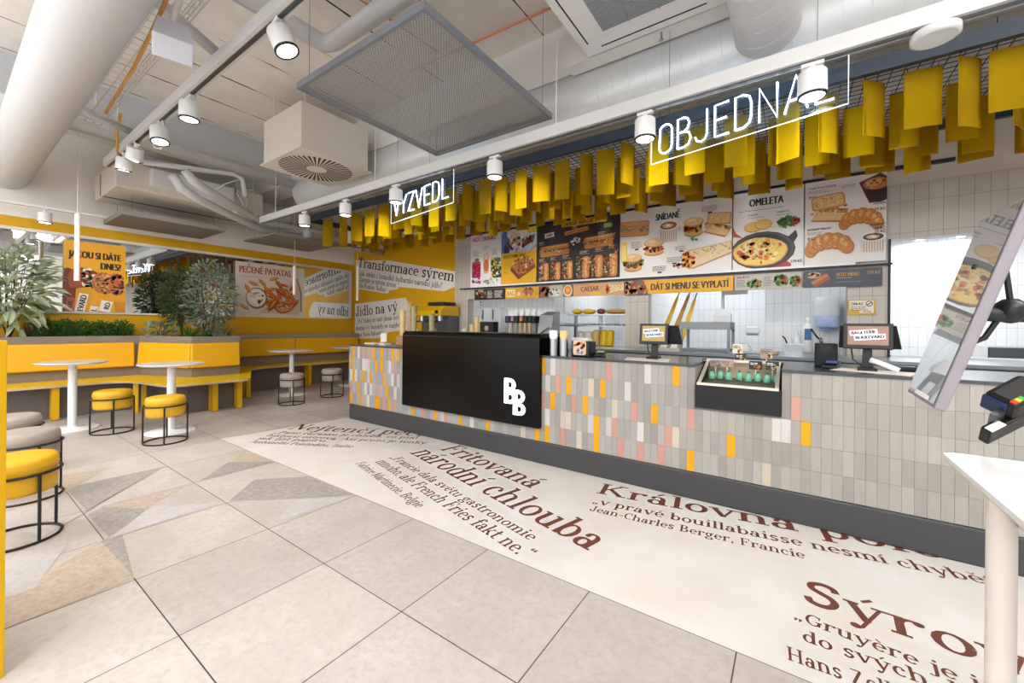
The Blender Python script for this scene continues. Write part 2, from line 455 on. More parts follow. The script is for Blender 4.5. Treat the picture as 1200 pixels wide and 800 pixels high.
def b_band(nt, N, L, b):
    tc = N.new('ShaderNodeTexCoord'); n1 = noise(N, L, tc, 2.2, 4)
    sp = nmath(N, L, 'GREATER_THAN', noise(N, L, tc, 60, 2), 0.77)
    c = nmix(N, L, rng(N, L, n1, 0.35, 0.65, 0, 1), lin('d2ccc4'), lin('d9d6d3'))
    L.new(nmix(N, L, sp, c, lin('b8b0a8')), b.inputs['Base Color'])
node_mat('printed_film', b_band, 0.38, 0.4)
def b_tile(ax, a0, b0, pa, pb, base, joint, j=0.0014, amt=0.03):
    def f(nt, N, L, b):
        line, rnd, tc = tile_grid(N, L, ax, 'Z', a0, b0, pa, pb, j)
        c = nmix(N, L, 1.0, lin(base), rng(N, L, rnd, 0, 1, 1 - amt, 1 + amt), 'MULTIPLY')
        L.new(nmix(N, L, line, c, lin(joint)), b.inputs['Base Color'])
    return f
node_mat('wall_tile', b_tile('X', -1.721, 1.235, 0.0985, 0.3015, 'bfb6ab', '6a625b'), 0.3)
node_mat('wall_tile_side', b_tile('Y', 5.4, 1.235, 0.0985, 0.3015, 'dcd3c8', '6f675f'), 0.3)
node_mat('kitchen_tile', b_tile('X', -1.7, 1.235, 0.0985, 0.3015, 'e9ebed', '939ba5'), 0.25)
node_mat('kitchen_tile_side', b_tile('Y', 5.4, 1.235, 0.0985, 0.3015, 'e9ebed', '939ba5'), 0.25)
def b_deck(nt, N, L, b):
    tc = N.new('ShaderNodeTexCoord'); sp = N.new('ShaderNodeSeparateXYZ'); L.new(tc.outputs['Object'], sp.inputs[0])
    x = nmath(N, L, 'DIVIDE', sp.outputs['X'], 0.62)
    f = nmath(N, L, 'ABSOLUTE', nmath(N, L, 'SUBTRACT', nmath(N, L, 'FRACT', x), 0.5))
    wide = rng(N, L, noise(N, L, tc, 1.7, 3), 0.4, 0.6, 0.4995, 0.482)
    ln = nmath(N, L, 'GREATER_THAN', f, wide)
    n1 = noise(N, L, tc, 5, 6)
    c = nmix(N, L, rng(N, L, n1, 0.3, 0.7, 0, 1), lin('e2ddd6'), lin('ece8e2'))
    c = nmix(N, L, ln, c, lin('2c2723'))
    L.new(c, b.inputs['Base Color'])
node_mat('deck_paint', b_deck, 0.8, 0.2)

M('white_paint', 'ebe8e3', 0.7, var=0.03)
M('yellow_paint', 'dba600', 0.55, var=0.03, scale=4)
M('kitchen_white', 'eef1f4', 0.5, var=0.02)
M('white_gloss', 'd6d6d6', 0.2, var=0.02)
M('white_metal', 'e4e4e4', 0.4, var=0.02)
M('steel', 'a9adb0', 0.28, metal=1.0, var=0.06, scale=30)
M('steel_dark', '6d7073', 0.35, metal=0.9, var=0.06)
M('black_plastic', '101011', 0.35, var=0.1)
M('black_gloss', '070606', 0.22, var=0.1, spec=0.22)
M('black_matte', '121212', 0.6, var=0.1)
M('black_metal', '2a2b2d', 0.45, metal=0.4, var=0.08)
M('print', 'ffffff', 0.45, var=0.04, scale=60, attr=True)
M('ink_black', '16120f', 0.5)
M('ink_brown', '673828', 0.45, var=0.12, scale=25)
M('paper', 'e9e4dc', 0.6, var=0.02)
M('glass_clear', 'f4fbff', 0.03, trans=1.0, var=0.0, ior=1.15)
MATS['mirror'] = M('mirror_glass', 'e8eaea', 0.01, metal=1.0, var=0.0)
M('plywood', 'b9a78f', 0.6, var=0.1, scale=40)
M('grey_laminate', '84796f', 0.55, var=0.05)
M('grey_laminate_light', '9b9089', 0.55, var=0.05)

# ================================================================== room shell
XW, YB, YY, ZD = -8.3, 5.4, 5.55, 3.8
b = MB()
b.add([(XW, -4.5, 0), (4.5, -4.5, 0), (4.5, 9.2, 0), (XW, 9.2, 0)], [(0, 1, 2, 3)])
def floorpoly(px, mi):
    b.mi = mi
    q = [at(u, v, z=0) for u, v in px]
    if (q[1] - q[0]).cross(q[2] - q[0]).z < 0: q.reverse()
    b.add([(p.x, p.y, 0.0012 + 0.0002 * mi) for p in q], [tuple(range(len(q)))])
floorpoly([(100, 601), (186, 549), (5, 656), (62, 618)][:3], 1)
floorpoly([(158, 677), (118, 634), (5, 700), (5, 709), (5, 737)], 2)
floorpoly([(118, 634), (143, 625), (157, 678), (60, 684)], 1)
floorpoly([(5, 656), (80, 636), (40, 690), (5, 700)], 3)
floorpoly([(76, 572), (195, 546), (102, 599)], 1)
floorpoly([(5, 600), (62, 585), (126, 549), (75, 556)], 2)
floorpoly([(121, 594), (222, 567), (170, 596)], 2)
floorpoly([(121, 594), (176, 594), (128, 630), (103, 603)], 1)
floorpoly([(130, 630), (176, 594), (262, 589)], 3)
floorpoly([(235, 563), (268, 541), (325, 541)], 1)
floorpoly([(270, 540), (288, 526), (325, 541)], 2)
floorpoly([(268, 587), (298, 562), (362, 558), (415, 580), (330, 585)], 1)
floorpoly([(322, 613), (345, 586), (415, 581)], 3)
struct(b.build('floor', [MATS['floor_tile'], MATS['inlay_grey'], MATS['inlay_tan'], MATS['inlay_pale']]))

b = MB()
b.box(XW, -4.5, ZD, 4.5, YY, ZD + 0.15)
struct(b.build('ceiling', MATS['deck_paint']))
# down-stand beams of the deck
b = MB(); b.box(-6.75, -4.5, 3.38, -6.3, YY, ZD); struct(b.build('trim_1', M('beam_paint', 'bdbfc2', 0.75, var=0.03)))
b = MB(); b.box(XW, 3.12, 3.36, 4.5, 3.5, ZD); struct(b.build('trim_2', M('beam_white', 'e3e1dd', 0.7, var=0.02)))
b = MB(); b.box(-2.6, -4.5, 3.5, -2.05, 1.5, ZD); struct(b.build('trim_3', MATS['white_paint']))
b = MB(); b.box(XW, 4.35, 3.1, 4.5, 4.7, ZD); struct(b.build('trim_4', MATS['white_paint']))

# left wall: yellow below and around the mirror, white above
b = MB()
b.box(XW - 0.15, -4.5, 2.56, XW, YY + 0.15, ZD)
b.mi = 1; b.box(XW - 0.15, -4.5, 0, XW, YY + 0.15, 2.56)
struct(b.build('wall_left', [MATS['white_paint'], MATS['yellow_paint']]))
# yellow wall beside the pick-up end
b = MB(); b.box(XW, YY, 0, -4.87, YY + 0.15, 3.0)
b.mi = 1; b.box(XW, YY, 3.0, -4.87, YY + 0.15, ZD)
struct(b.build('wall_pickup', [MATS['yellow_paint'], MATS['white_paint']]))
# tiled wall with three serving openings
b = MB()
TT = 2.62
def wl(x0, x1, z0, z1):
    b.mi = 0; b.box(x0, YB, z0, x1, YB + 0.15, z1)
wl(-5.03, -4.72, 0, TT); wl(-1.89, -1.58, 0, TT); wl(0.447, 0.77, 0, TT); wl(4.2, 4.5, 0, TT)
wl(-4.72, -1.89, 1.66, TT); wl(-1.58, 0.447, 1.66, TT); wl(0.77, 4.2, 2.085, TT)
wl(-4.72, -1.89, 0, 0.85); wl(-1.58, 0.447, 0, 0.85); wl(0.77, 4.2, 0, 0.85)
b.mi = 1; b.box(-5.03, YB - 0.004, TT, 4.5, YB + 0.15, ZD)
struct(b.build('wall_back', [MATS['wall_tile'], M('beige_paint', 'cfc6b8', 0.7, var=0.03)]))
# dark edging strips of the back wall piers
b = MB(); b.box(0.755, YB - 0.012, 0.9, 0.775, YB + 0.15, 2.09); struct(b.build('trim_5', MATS['black_metal']))
# kitchen behind
b = MB()
def kx(x0, x1, y, z0=0.0, z1=2.6, t=0.1):
    b.mi = 0; b.box(x0, y, z0, x1, y + t, z1)
def ky(y0, y1, x, z0=0.0, z1=2.6, t=0.06):
    b.mi = 1; b.box(x, y0, z0, x + t, y1, z1)
kx(-4.9, -3.24, 5.87); ky(YB + 0.15, 5.87, -4.9)
ky(5.98, 8.9, -3.31); kx(-3.3, -1.2, 8.9); ky(YB + 0.15, 8.9, -1.87, t=0.2)
kx(-1.67, -0.33, 8.4); ky(6.63, 8.4, -0.325); kx(-0.33, 0.62, 6.52); ky(YB + 0.15, 6.52, 0.5)
kx(0.5, 4.5, 8.6); ky(YB + 0.15, 8.7, 4.44)
struct(b.build('wall_kitchen', [MATS['kitchen_tile'], MATS['kitchen_tile_side']]))
b = MB(); b.box(-5.0, YB + 0.15, 2.6, 4.5, 9.1, 2.7); struct(b.build('ceiling_kitchen', MATS['kitchen_white']))
b = MB(); b.box(4.5, -4.5, 0, 4.65, 9.2, ZD); struct(b.build('wall_right', MATS['white_paint']))

# mirror on the left wall with its pale frame and lit lower rail
mr = thing('mirror', 'long horizontal mirror in a thin white frame set in the yellow left wall', 'mirror', (XW, 2.0, 1.33))
b = MB(); b.box(XW + 0.002, -3.6, 1.34, XW + 0.01, 5.42, 2.38); b.build('mirror_glass', MATS['mirror'], mr)
b = MB()
for (y0, y1, z0, z1) in ((-3.64, 5.46, 2.38, 2.42), (-3.64, 5.46, 1.315, 1.34), (5.42, 5.46, 1.315, 2.42), (-3.64, -3.6, 1.315, 2.42)):
    b.box(XW + 0.002, y0, z0, XW + 0.035, y1, z1)
b.build('frame', M('frame_white', 'dcd6cc', 0.5), mr)

# ================================================================== printed floor band with its quotations
fb = thing('floor_graphic', 'wide off-white printed strip along the foot of the tiled counter with brown quotations', 'floor graphic', (-2, 2.4, 0))
b = MB()
p0, p1 = at(265, 513, z=0), at(409, 470, z=0)
b.prism([(-4.87, 1.713, 0.0008), (4.4, 1.713, 0.0008), (4.4, 3.09, 0.0008), (-4.68, 3.09, 0.0008)], (0, 0, 0.001))
b.build('film', MATS['printed_film'], fb)
def fline(mb, t, s, e, H, frac=1.0, italic=0.0):
    """one printed line whose baseline runs from photo point s to e on the floor"""
    A, B = at(*s, z=0.0025), at(*e, z=0.0025)
    d = (B - A); W = d.length / frac; d.normalize()
    n = Vector((-d.y, d.x, 0))
    slab(mb, t, A, d, n + d * italic, W, H)
b = MB()
fline(b, 'Nejtenčí pečivo', (335, 502.5), (485, 510.5), 0.24, 0.80)
fline(b, '„Pane carasau je chleba, co psal', (320, 507.5), (489, 514), 0.092)
fline(b, 'historii ostrova. Asi proto je tenký', (311, 511), (499, 520), 0.092)
fline(b, 'jak list papíru.“', (300, 514.5), (388, 518), 0.092)
fline(b, 'Antonello Ponteddu, Itálie', (291, 518.5), (412, 524.5), 0.085)
b.build('lettering', MATS['ink_brown'], fb)
b = MB()
fline(b, 'Fritovaná', (514.5, 526), (623, 572.5), 0.23)
fline(b, 'národní chlouba', (480, 530.5), (691, 646), 0.25)
fline(b, '„Francie dala světu gastronomie', (456, 536), (621, 633.5), 0.092)
fline(b, 'mnoho, ale French Fries fakt ne.“', (439, 541), (614, 655), 0.11)
fline(b, 'Fabrice Martinezie, Belgie', (416, 543), (488, 595), 0.085)
b.build('lettering', MATS['ink_brown'], fb)
b = MB()
fline(b, 'Královna polévka', (697, 577), (925, 620.5), 0.2, 0.5)
fline(b, '„v pravé bouillabaisse nesmí chybět', (693, 589), (1155, 684), 0.1, 0.97)
fline(b, 'Jean-Charles Berger, Francie', (690, 598), (945, 655), 0.085)
b.build('lettering', MATS['ink_brown'], fb)
b = MB()
fline(b, 'Sýrová', (939, 703), (1078, 751), 0.2, 0.46)
fline(b, '„Gruyère je jako', (929, 724), (1097, 788), 0.074, 0.62)
fline(b, 'do svých dlaní', (940, 750), (1067, 796), 0.074, 0.52)
fline(b, 'Hans Zeller', (922, 772), (985, 795), 0.074, 0.42)
b.build('lettering', MATS['ink_brown'], fb)

# ================================================================== the counter
random.seed(4)
CX0, CX1, CY = -4.63, 3.0, 3.05
ct = thing('service_counter', 'long service counter clad in small upright glazed tiles over a dark grey plinth', 'counter', (CX0, CY, 0))
b = MB()
# body core (grout), left open where the display cabinet sits
b.box(CX0 + 0.004, CY + 0.004, 0.19, -0.565, CY + 0.72, 0.925)
b.box(-0.565, CY + 0.004, 0.19, -0.06, CY + 0.72, 0.645)
b.box(-0.06, CY + 0.004, 0.19, CX1, CY + 0.72, 0.925)
b.box(-0.565, CY + 0.55, 0.645, -0.06, CY + 0.72, 0.925)
b.build('body', M('grout', '8f8a85', 0.8), ct)
ROW = 0.1462; TW = 0.0502
special = {}
def sp(col, pts, ox, oy, sc):
    for (px, py) in pts:
        p = at(ox + px / sc, oy + py / sc, Y=CY)
        special[(int((p.x - CX0) / TW), int((p.z - 0.195) / ROW))] = col
YT, PT, WT, CT = 'd49700', 'b98b7e', 'c2bebb', 'bbb0a0'
sp(YT, [(155, 115), (275, 205), (432, 222), (201, 280), (351, 300), (668, 340), (768, 160), (403, 390), (403, 475), (108, 435), (177, 435), (837, 560), (1027, 495)], 600, 400, 4)
sp(PT, [(225, 200), (300, 125), (460, 135), (152, 275), (300, 295), (575, 328), (487, 405), (248, 450), (513, 495), (605, 515), (735, 447), (700, 530), (837, 365)], 600, 400, 4)
sp(WT, [(202, 125), (545, 232), (175, 355), (605, 425), (638, 148)], 600, 400, 4)
sp(CT, [(378, 218), (487, 318), (250, 370), (273, 370), (323, 465), (767, 450), (1190, 610), (50, 420)], 600, 400, 4)
sp(YT, [(175, 435)], 900, 400, 4); sp(PT, [(130, 315)], 900, 400, 4); sp(WT, [(40, 420), (85, 425)], 900, 400, 4)
sp(YT, [(465, 45), (555, 50), (592, 55), (642, 60), (670, 60), (449, 95), (566, 110), (592, 112), (461, 155), (506, 163), (542, 165), (603, 172), (485, 215), (615, 235), (448, 262), (494, 270), (562, 285), (577, 285), (628, 297), (737, 328), (841, 348), (957, 370), (1084, 395)], 300, 400, 4)
sp(PT, [(507, 50), (657, 105), (577, 215), (655, 300), (602, 285), (775, 335), (885, 360), (525, 55), (450, 205)], 300, 400, 4)
sp(WT, [(484, 45), (500, 95), (522, 110), (440, 150), (520, 220), (545, 225), (640, 170), (650, 240), (530, 285), (475, 150), (625, 110), (1020, 385)], 300, 400, 4)
b = MB()
nx = int((CX1 - CX0) / TW)
for r in range(5):
    z0 = 0.195 + r * ROW
    for i in range(-14, nx):
        g = 0.0006
        col = special.get((i, r))
        if col is None:
            h = random.random()
            warm = min(1, max(0, (i * TW) / 4.6))
            base = Vector(lin('969899')).lerp(Vector(lin('9a968f')), warm)
            if h < 0.08 * (1 - warm): col = lin('b5b2b0')
            else: col = tuple(base * random.uniform(0.84, 1.12))
        else: f_ = random.uniform(0.94, 1.04); col = tuple(q * f_ for q in lin(col))
        b.col = col
        if i >= 0:
            x0 = CX0 + i * TW; x1 = x0 + TW
            if x1 > -0.568 and x0 < -0.058 and z0 + ROW > 0.66: continue
            b.box(x0 + g, CY - 0.004, z0 + g, x1 - g, CY + 0.004, z0 + ROW - g)
        else:
            y0 = CY + (-i - 1) * TW
            if y0 + TW < CY + 0.73: b.box(CX0 - 0.004, y0 + g, z0 + g, CX0 + 0.004, y0 + TW - g, z0 + ROW - g)
tm = M('glazed_tile', 'ffffff', 0.42, var=0.09, scale=26, attr=True)
tc_ = tm.node_tree.nodes['Texture Coordinate']; mp_ = tm.node_tree.nodes.new('ShaderNodeMapping')
mp_.inputs['Scale'].default_value = (2.2, 2.2, 0.35)
tm.node_tree.links.new(tc_.outputs['Object'], mp_.inputs[0]); tm.node_tree.links.new(mp_.outputs[0], tm.node_tree.nodes['Noise Texture'].inputs['Vector'])
b.build('tile_cladding', tm, ct)
b = MB(); b.box(CX0 - 0.006, CY - 0.01, 0, CX1, CY + 0.74, 0.193)
b.build('plinth', M('plinth_grey', '3d3d3f', 0.5, var=0.06), ct, bevel=0.012)
wt = M('worktop_dark', '3a3d42', 0.22, var=0.05, spec=0.6)
b = MB()
b.box(CX0 - 0.012, CY - 0.012, 0.927, -0.565, CY + 0.76, 0.9445); b.box(-0.06, CY - 0.012, 0.927, CX1, CY + 0.76, 0.9445)
b.box(-0.565, CY + 0.54, 0.927, -0.06, CY + 0.76, 0.9445)
b.build('worktop', wt, ct)

# black pick-up hatch front with the two lit letters
b = MB()
x0, x1, y0, y1, z0, z1, r = -3.572, -1.8, 2.995, 3.42, 0.314, 1.132, 0.055
prof = [(y0, z0)] + [(y0 + r - r * math.cos(rad(a)), z1 - r + r * math.sin(rad(a))) for a in range(0, 91, 15)] + [(y1, z1), (y1, z1 - 0.03), (y0 + 0.05, z1 - 0.03), (y0 + 0.05, z0)]
b.prism([(x0, y, z) for (y, z) in prof], (x1 - x0, 0, 0))
hp_ = b.build('pickup_hatch', MATS['black_gloss'], ct); hp_['label'] = 'black glossy rounded hatch with two lit white letters'
for xa in (x0 + 0.004, x1 - 0.03):
    b = MB(); b.box(xa, CY - 0.008, 0.947, xa + 0.026, y1, 1.1); b.build('side_cheek', MATS['black_gloss'], hp_)
b = MB()
def bigB(mb, x, z, w, h, y):
    def half(zc, hh, ww):
        out = [(x, zc - hh), (x + ww * .5, zc - hh)] + [(x + ww * .5 + ww * .5 * math.cos(rad(a)), zc + hh * math.sin(rad(a))) for a in range(-75, 76, 15)] + [(x + ww * .5, zc + hh), (x, zc + hh)]
        inn = [(x + w * .36, zc - hh * .42), (x + ww * .5, zc - hh * .42)] + [(x + ww * .5 + ww * .17 * math.cos(rad(a)), zc + hh * .42 * math.sin(rad(a))) for a in range(-75, 76, 15)] + [(x + ww * .5, zc + hh * .42), (x + w * .36, zc + hh * .42)]
        n = len(out)
        mb.add([(px, y, pz) for px, pz in out] + [(px, y, pz) for px, pz in inn], [(i, (i + 1) % n, n + (i + 1) % n, n + i) for i in range(n)])
    half(z + h * .25, h * .25, w); half(z + h * .745, h * .255, w * .94)
bigB(b, -2.165, 0.497, 0.135, 0.23, 2.988)
bigB(b, -2.065, 0.405, 0.135, 0.225, 2.986)
b.build('letters', M('lit_letter', 'eef3ff', 0.4, emit=2.2, var=0), hp_)

# ================================================================== hanging grid and slats above the counter
gr = thing('slat_grid', 'dark wire grid with a navy edge beam hung above the counter', 'grid', (-1.5, 3.8, 2.74))
b = MB(); GX0, GX1, GY0, GY1, GZ = -5.95, 4.3, 3.25, 4.38, 2.745
b.box(GX0, GY0 - 0.03, GZ - 0.005, GX1, GY0 + 0.01, GZ + 0.085)
b.box(GX0, GY1 - 0.02, GZ - 0.02, GX1, GY1 + 0.02, GZ + 0.05); b.box(GX0 - 0.03, GY0, GZ - 0.02, GX0, GY1, GZ + 0.05)
b.build('edge_beam', M('navy_paint', '2a3444', 0.5), gr)
b = MB()
x = GX0
while x < GX1: b.box(x - 0.002, GY0, GZ + 0.002, x + 0.002, GY1, GZ + 0.006); x += 0.06
y = GY0 + 0.05
while y < GY1: b.box(GX0, y - 0.002, GZ - 0.002, GX1, y + 0.002, GZ + 0.002); y += 0.06
b.build('wire_mesh', M('black_wire', '242322', 0.5), gr)
for x in (-5, -3, -1, 1, 3):
    for y in (3.7, 4.38): b = MB(); b.cyl((x, y, GZ), (x, y, ZD if y < 4 else 3.12), 0.003, n=5); b.build('hanger', MATS['steel_dark'], gr)

def b_slat(nt, N, L, b):
    tc = N.new('ShaderNodeTexCoord'); n1 = noise(N, L, tc, 3, 3)
    c = nmix(N, L, rng(N, L, n1, 0.3, 0.7, 0, 1), lin('c9a405'), lin('d6b410'))
    L.new(c, b.inputs['Base Color'])
    tr = N.new('ShaderNodeBsdfTranslucent'); tr.inputs['Color'].default_value = (*lin('e0a800'), 1)
    ms = N.new('ShaderNodeMixShader'); ms.inputs[0].default_value = 0.42
    L.new(b.outputs[0], ms.inputs[1]); L.new(tr.outputs[0], ms.inputs[2]); L.new(ms.outputs[0], N['Material Output'].inputs[0])
node_mat('yellow_slat', b_slat, 0.22, 0.5)
def make_slat(w, h):
    """a thin slightly bowed sheet hanging on two wire hooks; origin at the top middle"""
    b = MB(); n = 6; t = 0.0025
    for sgn in (1, -1):
        b.smooth = True
        vs = []
        for i in range(n + 1):
            q = i / n - 0.5
            yy = 0.035 * (q * q * 4 - 1) * w * 2 * 0.5
            for z in (-0.012, -0.012 - h): vs.append((q * w, yy + sgn * t / 2, z))
        fs = [(2 * i, 2 * i + 1, 2 * i + 3, 2 * i + 2) for i in range(n)]
        if sgn < 0: fs = [tuple(reversed(f)) for f in fs]
        b.add(vs, fs)
    m = 2 * (n + 1)
    b.smooth = False
    b.f.append([0, 1, m + 1, m]); b.f.append([m - 2, m - 1, 2 * m - 1, 2 * m - 2])
    for _ in range(2): b.m.append(0); b.c.append(None); b.sm.append(False)
    for i in range(n):
        b.f.append([2 * i, 2 * i + 2, m + 2 * i + 2, m + 2 * i]); b.f.append([2 * i + 1, 2 * i + 3, m + 2 * i + 3, m + 2 * i + 1])
        for _ in range(2): b.m.append(0); b.c.append(None); b.sm.append(False)
    o = b.build('hanging_slat', MATS['yellow_slat'])
    for q in (-0.4, 0.4):
        h_ = MB(); h_.tube([(q * w, 0, -0.03), (q * w, 0.006, -0.018), (q * w, 0.01, -0.004), (q * w, 0.004, 0.009), (q * w, -0.006, 0.006)], 0.002, 5)
        h_.build('hook', MATS['black_wire'], o)
    return o
sl_protos = [make_slat(0.145, 0.36), make_slat(0.125, 0.37), make_slat(0.17, 0.34), make_slat(0.15, 0.39)]
random.seed(11)
# front row: photo position of each sheet and how it is turned
front = [(1182, 8), (1134, 42), (1079, 10), (1022, 48), (969, 45), (921, -30), (860, 5), (812, 3), (770, 4), (734, 70), (708, 18), (686, 65), (657, 8), (633, 20), (609, 4), (586, 60), (567, 10), (548, 70), (527, 15), (507, 5), (487, 75), (466, 12), (449, 40), (432, 20), (417, 50), (401, 8), (383, 30)]
ordn = ['rightmost', 'second from the right end', 'third from the right end'] + ['%dth from the right end' % i for i in range(4, 60)]
used = set(); nslat = 0
def put_slat(x, y, rz, row, k):
    global nslat
    pi = random.choice([0, 0, 1, 2, 3] if row == 'front' else [0, 1, 2, 2])
    pr_ = sl_protos[pi]
    lab = 'yellow hanging slat, %s of the %s row' % (ordn[k], row)
    if pi not in used:
        used.add(pi); o = pr_; o.location = (x, y, GZ); o.rotation_euler = (0, 0, rz)
        tag(o, lab, 'hanging slat', 'yellow slats hung above the counter')
    else:
        o = dup(pr_, (x, y, GZ), lab, rz, 'yellow slats hung above the counter'); o['category'] = 'hanging slat'
    nslat += 1
k = 0
for (u, a) in front:
    p = at(u, 381.7, Y=3.33)
    put_slat(p.x, 3.33, rad(a), 'front', k); k += 1
for (y, row, sx) in ((3.6, 'second', 0.235), (3.88, 'third', 0.24), (4.15, 'back', 0.25)):
    x = 2.05 - random.uniform(0, .12); k = 0
    while x > -5.8:
        put_slat(x, y + random.uniform(-.06, .06), rad(random.choice([5, 15, 30, 45, 60, -20, 0, 10])), row, k); k += 1
        x -= sx * random.uniform(0.85, 1.2)

# ================================================================== neon signs on glass
NEON = {'O': (.62, [[(.3 + .22 * math.cos(rad(a)), (.78 if a < 180 else .22) + .22 * math.sin(rad(a))) for a in list(range(0, 181, 30)) + list(range(180, 361, 30))] + [(.52, .78)]]),
 'B': (.62, [[(.1, 0), (.1, 1), (.3, 1), (.43, .94), (.48, .78), (.43, .6), (.3, .53), (.1, .53)], [(.3, .53), (.47, .46), (.53, .27), (.47, .07), (.3, 0), (.1, 0)]]),
 'J': (.56, [[(.42, 1), (.42, .2), (.36, .05), (.24, 0), (.11, .06), (.06, .2)]]),
 'E': (.58, [[(.5, 1), (.1, 1), (.1, 0), (.5, 0)], [(.1, .52), (.44, .52)]]),
 'D': (.64, [[(.1, 0), (.1, 1), (.32, 1), (.48, .9), (.53, .7), (.53, .3), (.48, .1), (.32, 0), (.1, 0)]]),
 'N': (.66, [[(.1, 0), (.1, 1), (.54, 0), (.54, 1)]]), 'A': (.66, [[(.06, 0), (.32, 1), (.58, 0)], [(.16, .33), (.48, .33)]]),
 'L': (.52, [[(.1, 1), (.1, 0), (.48, 0)]]), 'V': (.6, [[(.06, 1), (.3, 0), (.54, 1)]]), 'Y': (.6, [[(.06, 1), (.3, .48), (.54, 1)], [(.3, .48), (.3, 0)]]),
 'Z': (.6, [[(.08, 1), (.52, 1), (.08, 0), (.52, 0)]])}
NE = M('neon_white', 'dcebff', 0.4, emit=6.0, var=0)
def neon(word, A, B, z0, z1, label, pad, hfrac, hang=(0.12, 0.88)):
    A, B = Vector(A), Vector(B); d = (B - A); W = d.length; d.normalize(); n = Vector((d.y, -d.x, 0))
    t = thing('neon_sign', label, 'neon sign', ((A.x + B.x) / 2, (A.y + B.y) / 2, z0))
    b = MB(); b.prism([A + Vector((0, 0, z0)), B + Vector((0, 0, z0)), B + Vector((0, 0, z1)), A + Vector((0, 0, z1))], -n * 0.008)
    b.build('glass_plate', MATS['sign_glass'], t)
    b = MB(); q = -n * 0.004
    b.tube([A + q + Vector((0, 0, z1)), A + q + Vector((0, 0, z0)), B + q + Vector((0, 0, z0)), B + q + Vector((0, 0, z1))], 0.003, 5)
    b.build('lit_edge', M('lit_edge', 'e4eeff', 0.4, emit=1.2, var=0), t)
    tot = sum(NEON[c][0] for c in word)
    s = (W - 2 * pad) / tot; H = (z1 - z0) * hfrac; zb = z0 + (z1 - z0) * (0.5 - hfrac / 2) - 0.005
    x = pad
    b = MB()
    for c in word:
        w_, st = NEON[c]
        for pl in st: b.tube([A + d * (x + px * s) + Vector((0, 0, zb + pz * H)) + n * 0.007 for px, pz in pl], 0.0055, 6)
        x += w_ * s
    b.build('neon_tube', NE, t)
    for f in hang:
        b = MB(); b.cyl(A + d * (W * f) + Vector((0, 0, z1)), A + d * (W * f) + Vector((0, 0, ZD)), 0.0016, n=5)
        b.build('hanger', MATS['steel_dark'], t)
m = M('sign_glass', 'a9cdee', 0.04, var=0); nt = m.node_tree
tb = nt.nodes.new('ShaderNodeBsdfTransparent'); tb.inputs[0].default_value = (0.88, 0.95, 1, 1)
gl = nt.nodes.new('ShaderNodeBsdfGlossy'); gl.inputs['Roughness'].default_value = 0.03; gl.inputs['Color'].default_value = (0.8, 0.9, 1, 1)
ms = nt.nodes.new('ShaderNodeMixShader'); ms.inputs[0].default_value = 0.03
nt.links.new(tb.outputs[0], ms.inputs[1]); nt.links.new(gl.outputs[0], ms.inputs[2]); nt.links.new(ms.outputs[0], nt.nodes['Material Output'].inputs[0])
neon('OBJEDNAL', (-0.876, 3.03, 0), (0.226, 2.78, 0), 2.40, 2.71, 'large neon sign reading OBJEDNAL on a glass plate, right above the counter', 0.05, 0.66)
neon('VYZVEDL', (-3.844, 3.035, 0), (-2.671, 2.83, 0), 2.37, 2.71, 'smaller neon sign reading VYZVEDL on a glass plate near the pick-up end', 0.06, 0.58, (0.12, 0.66))

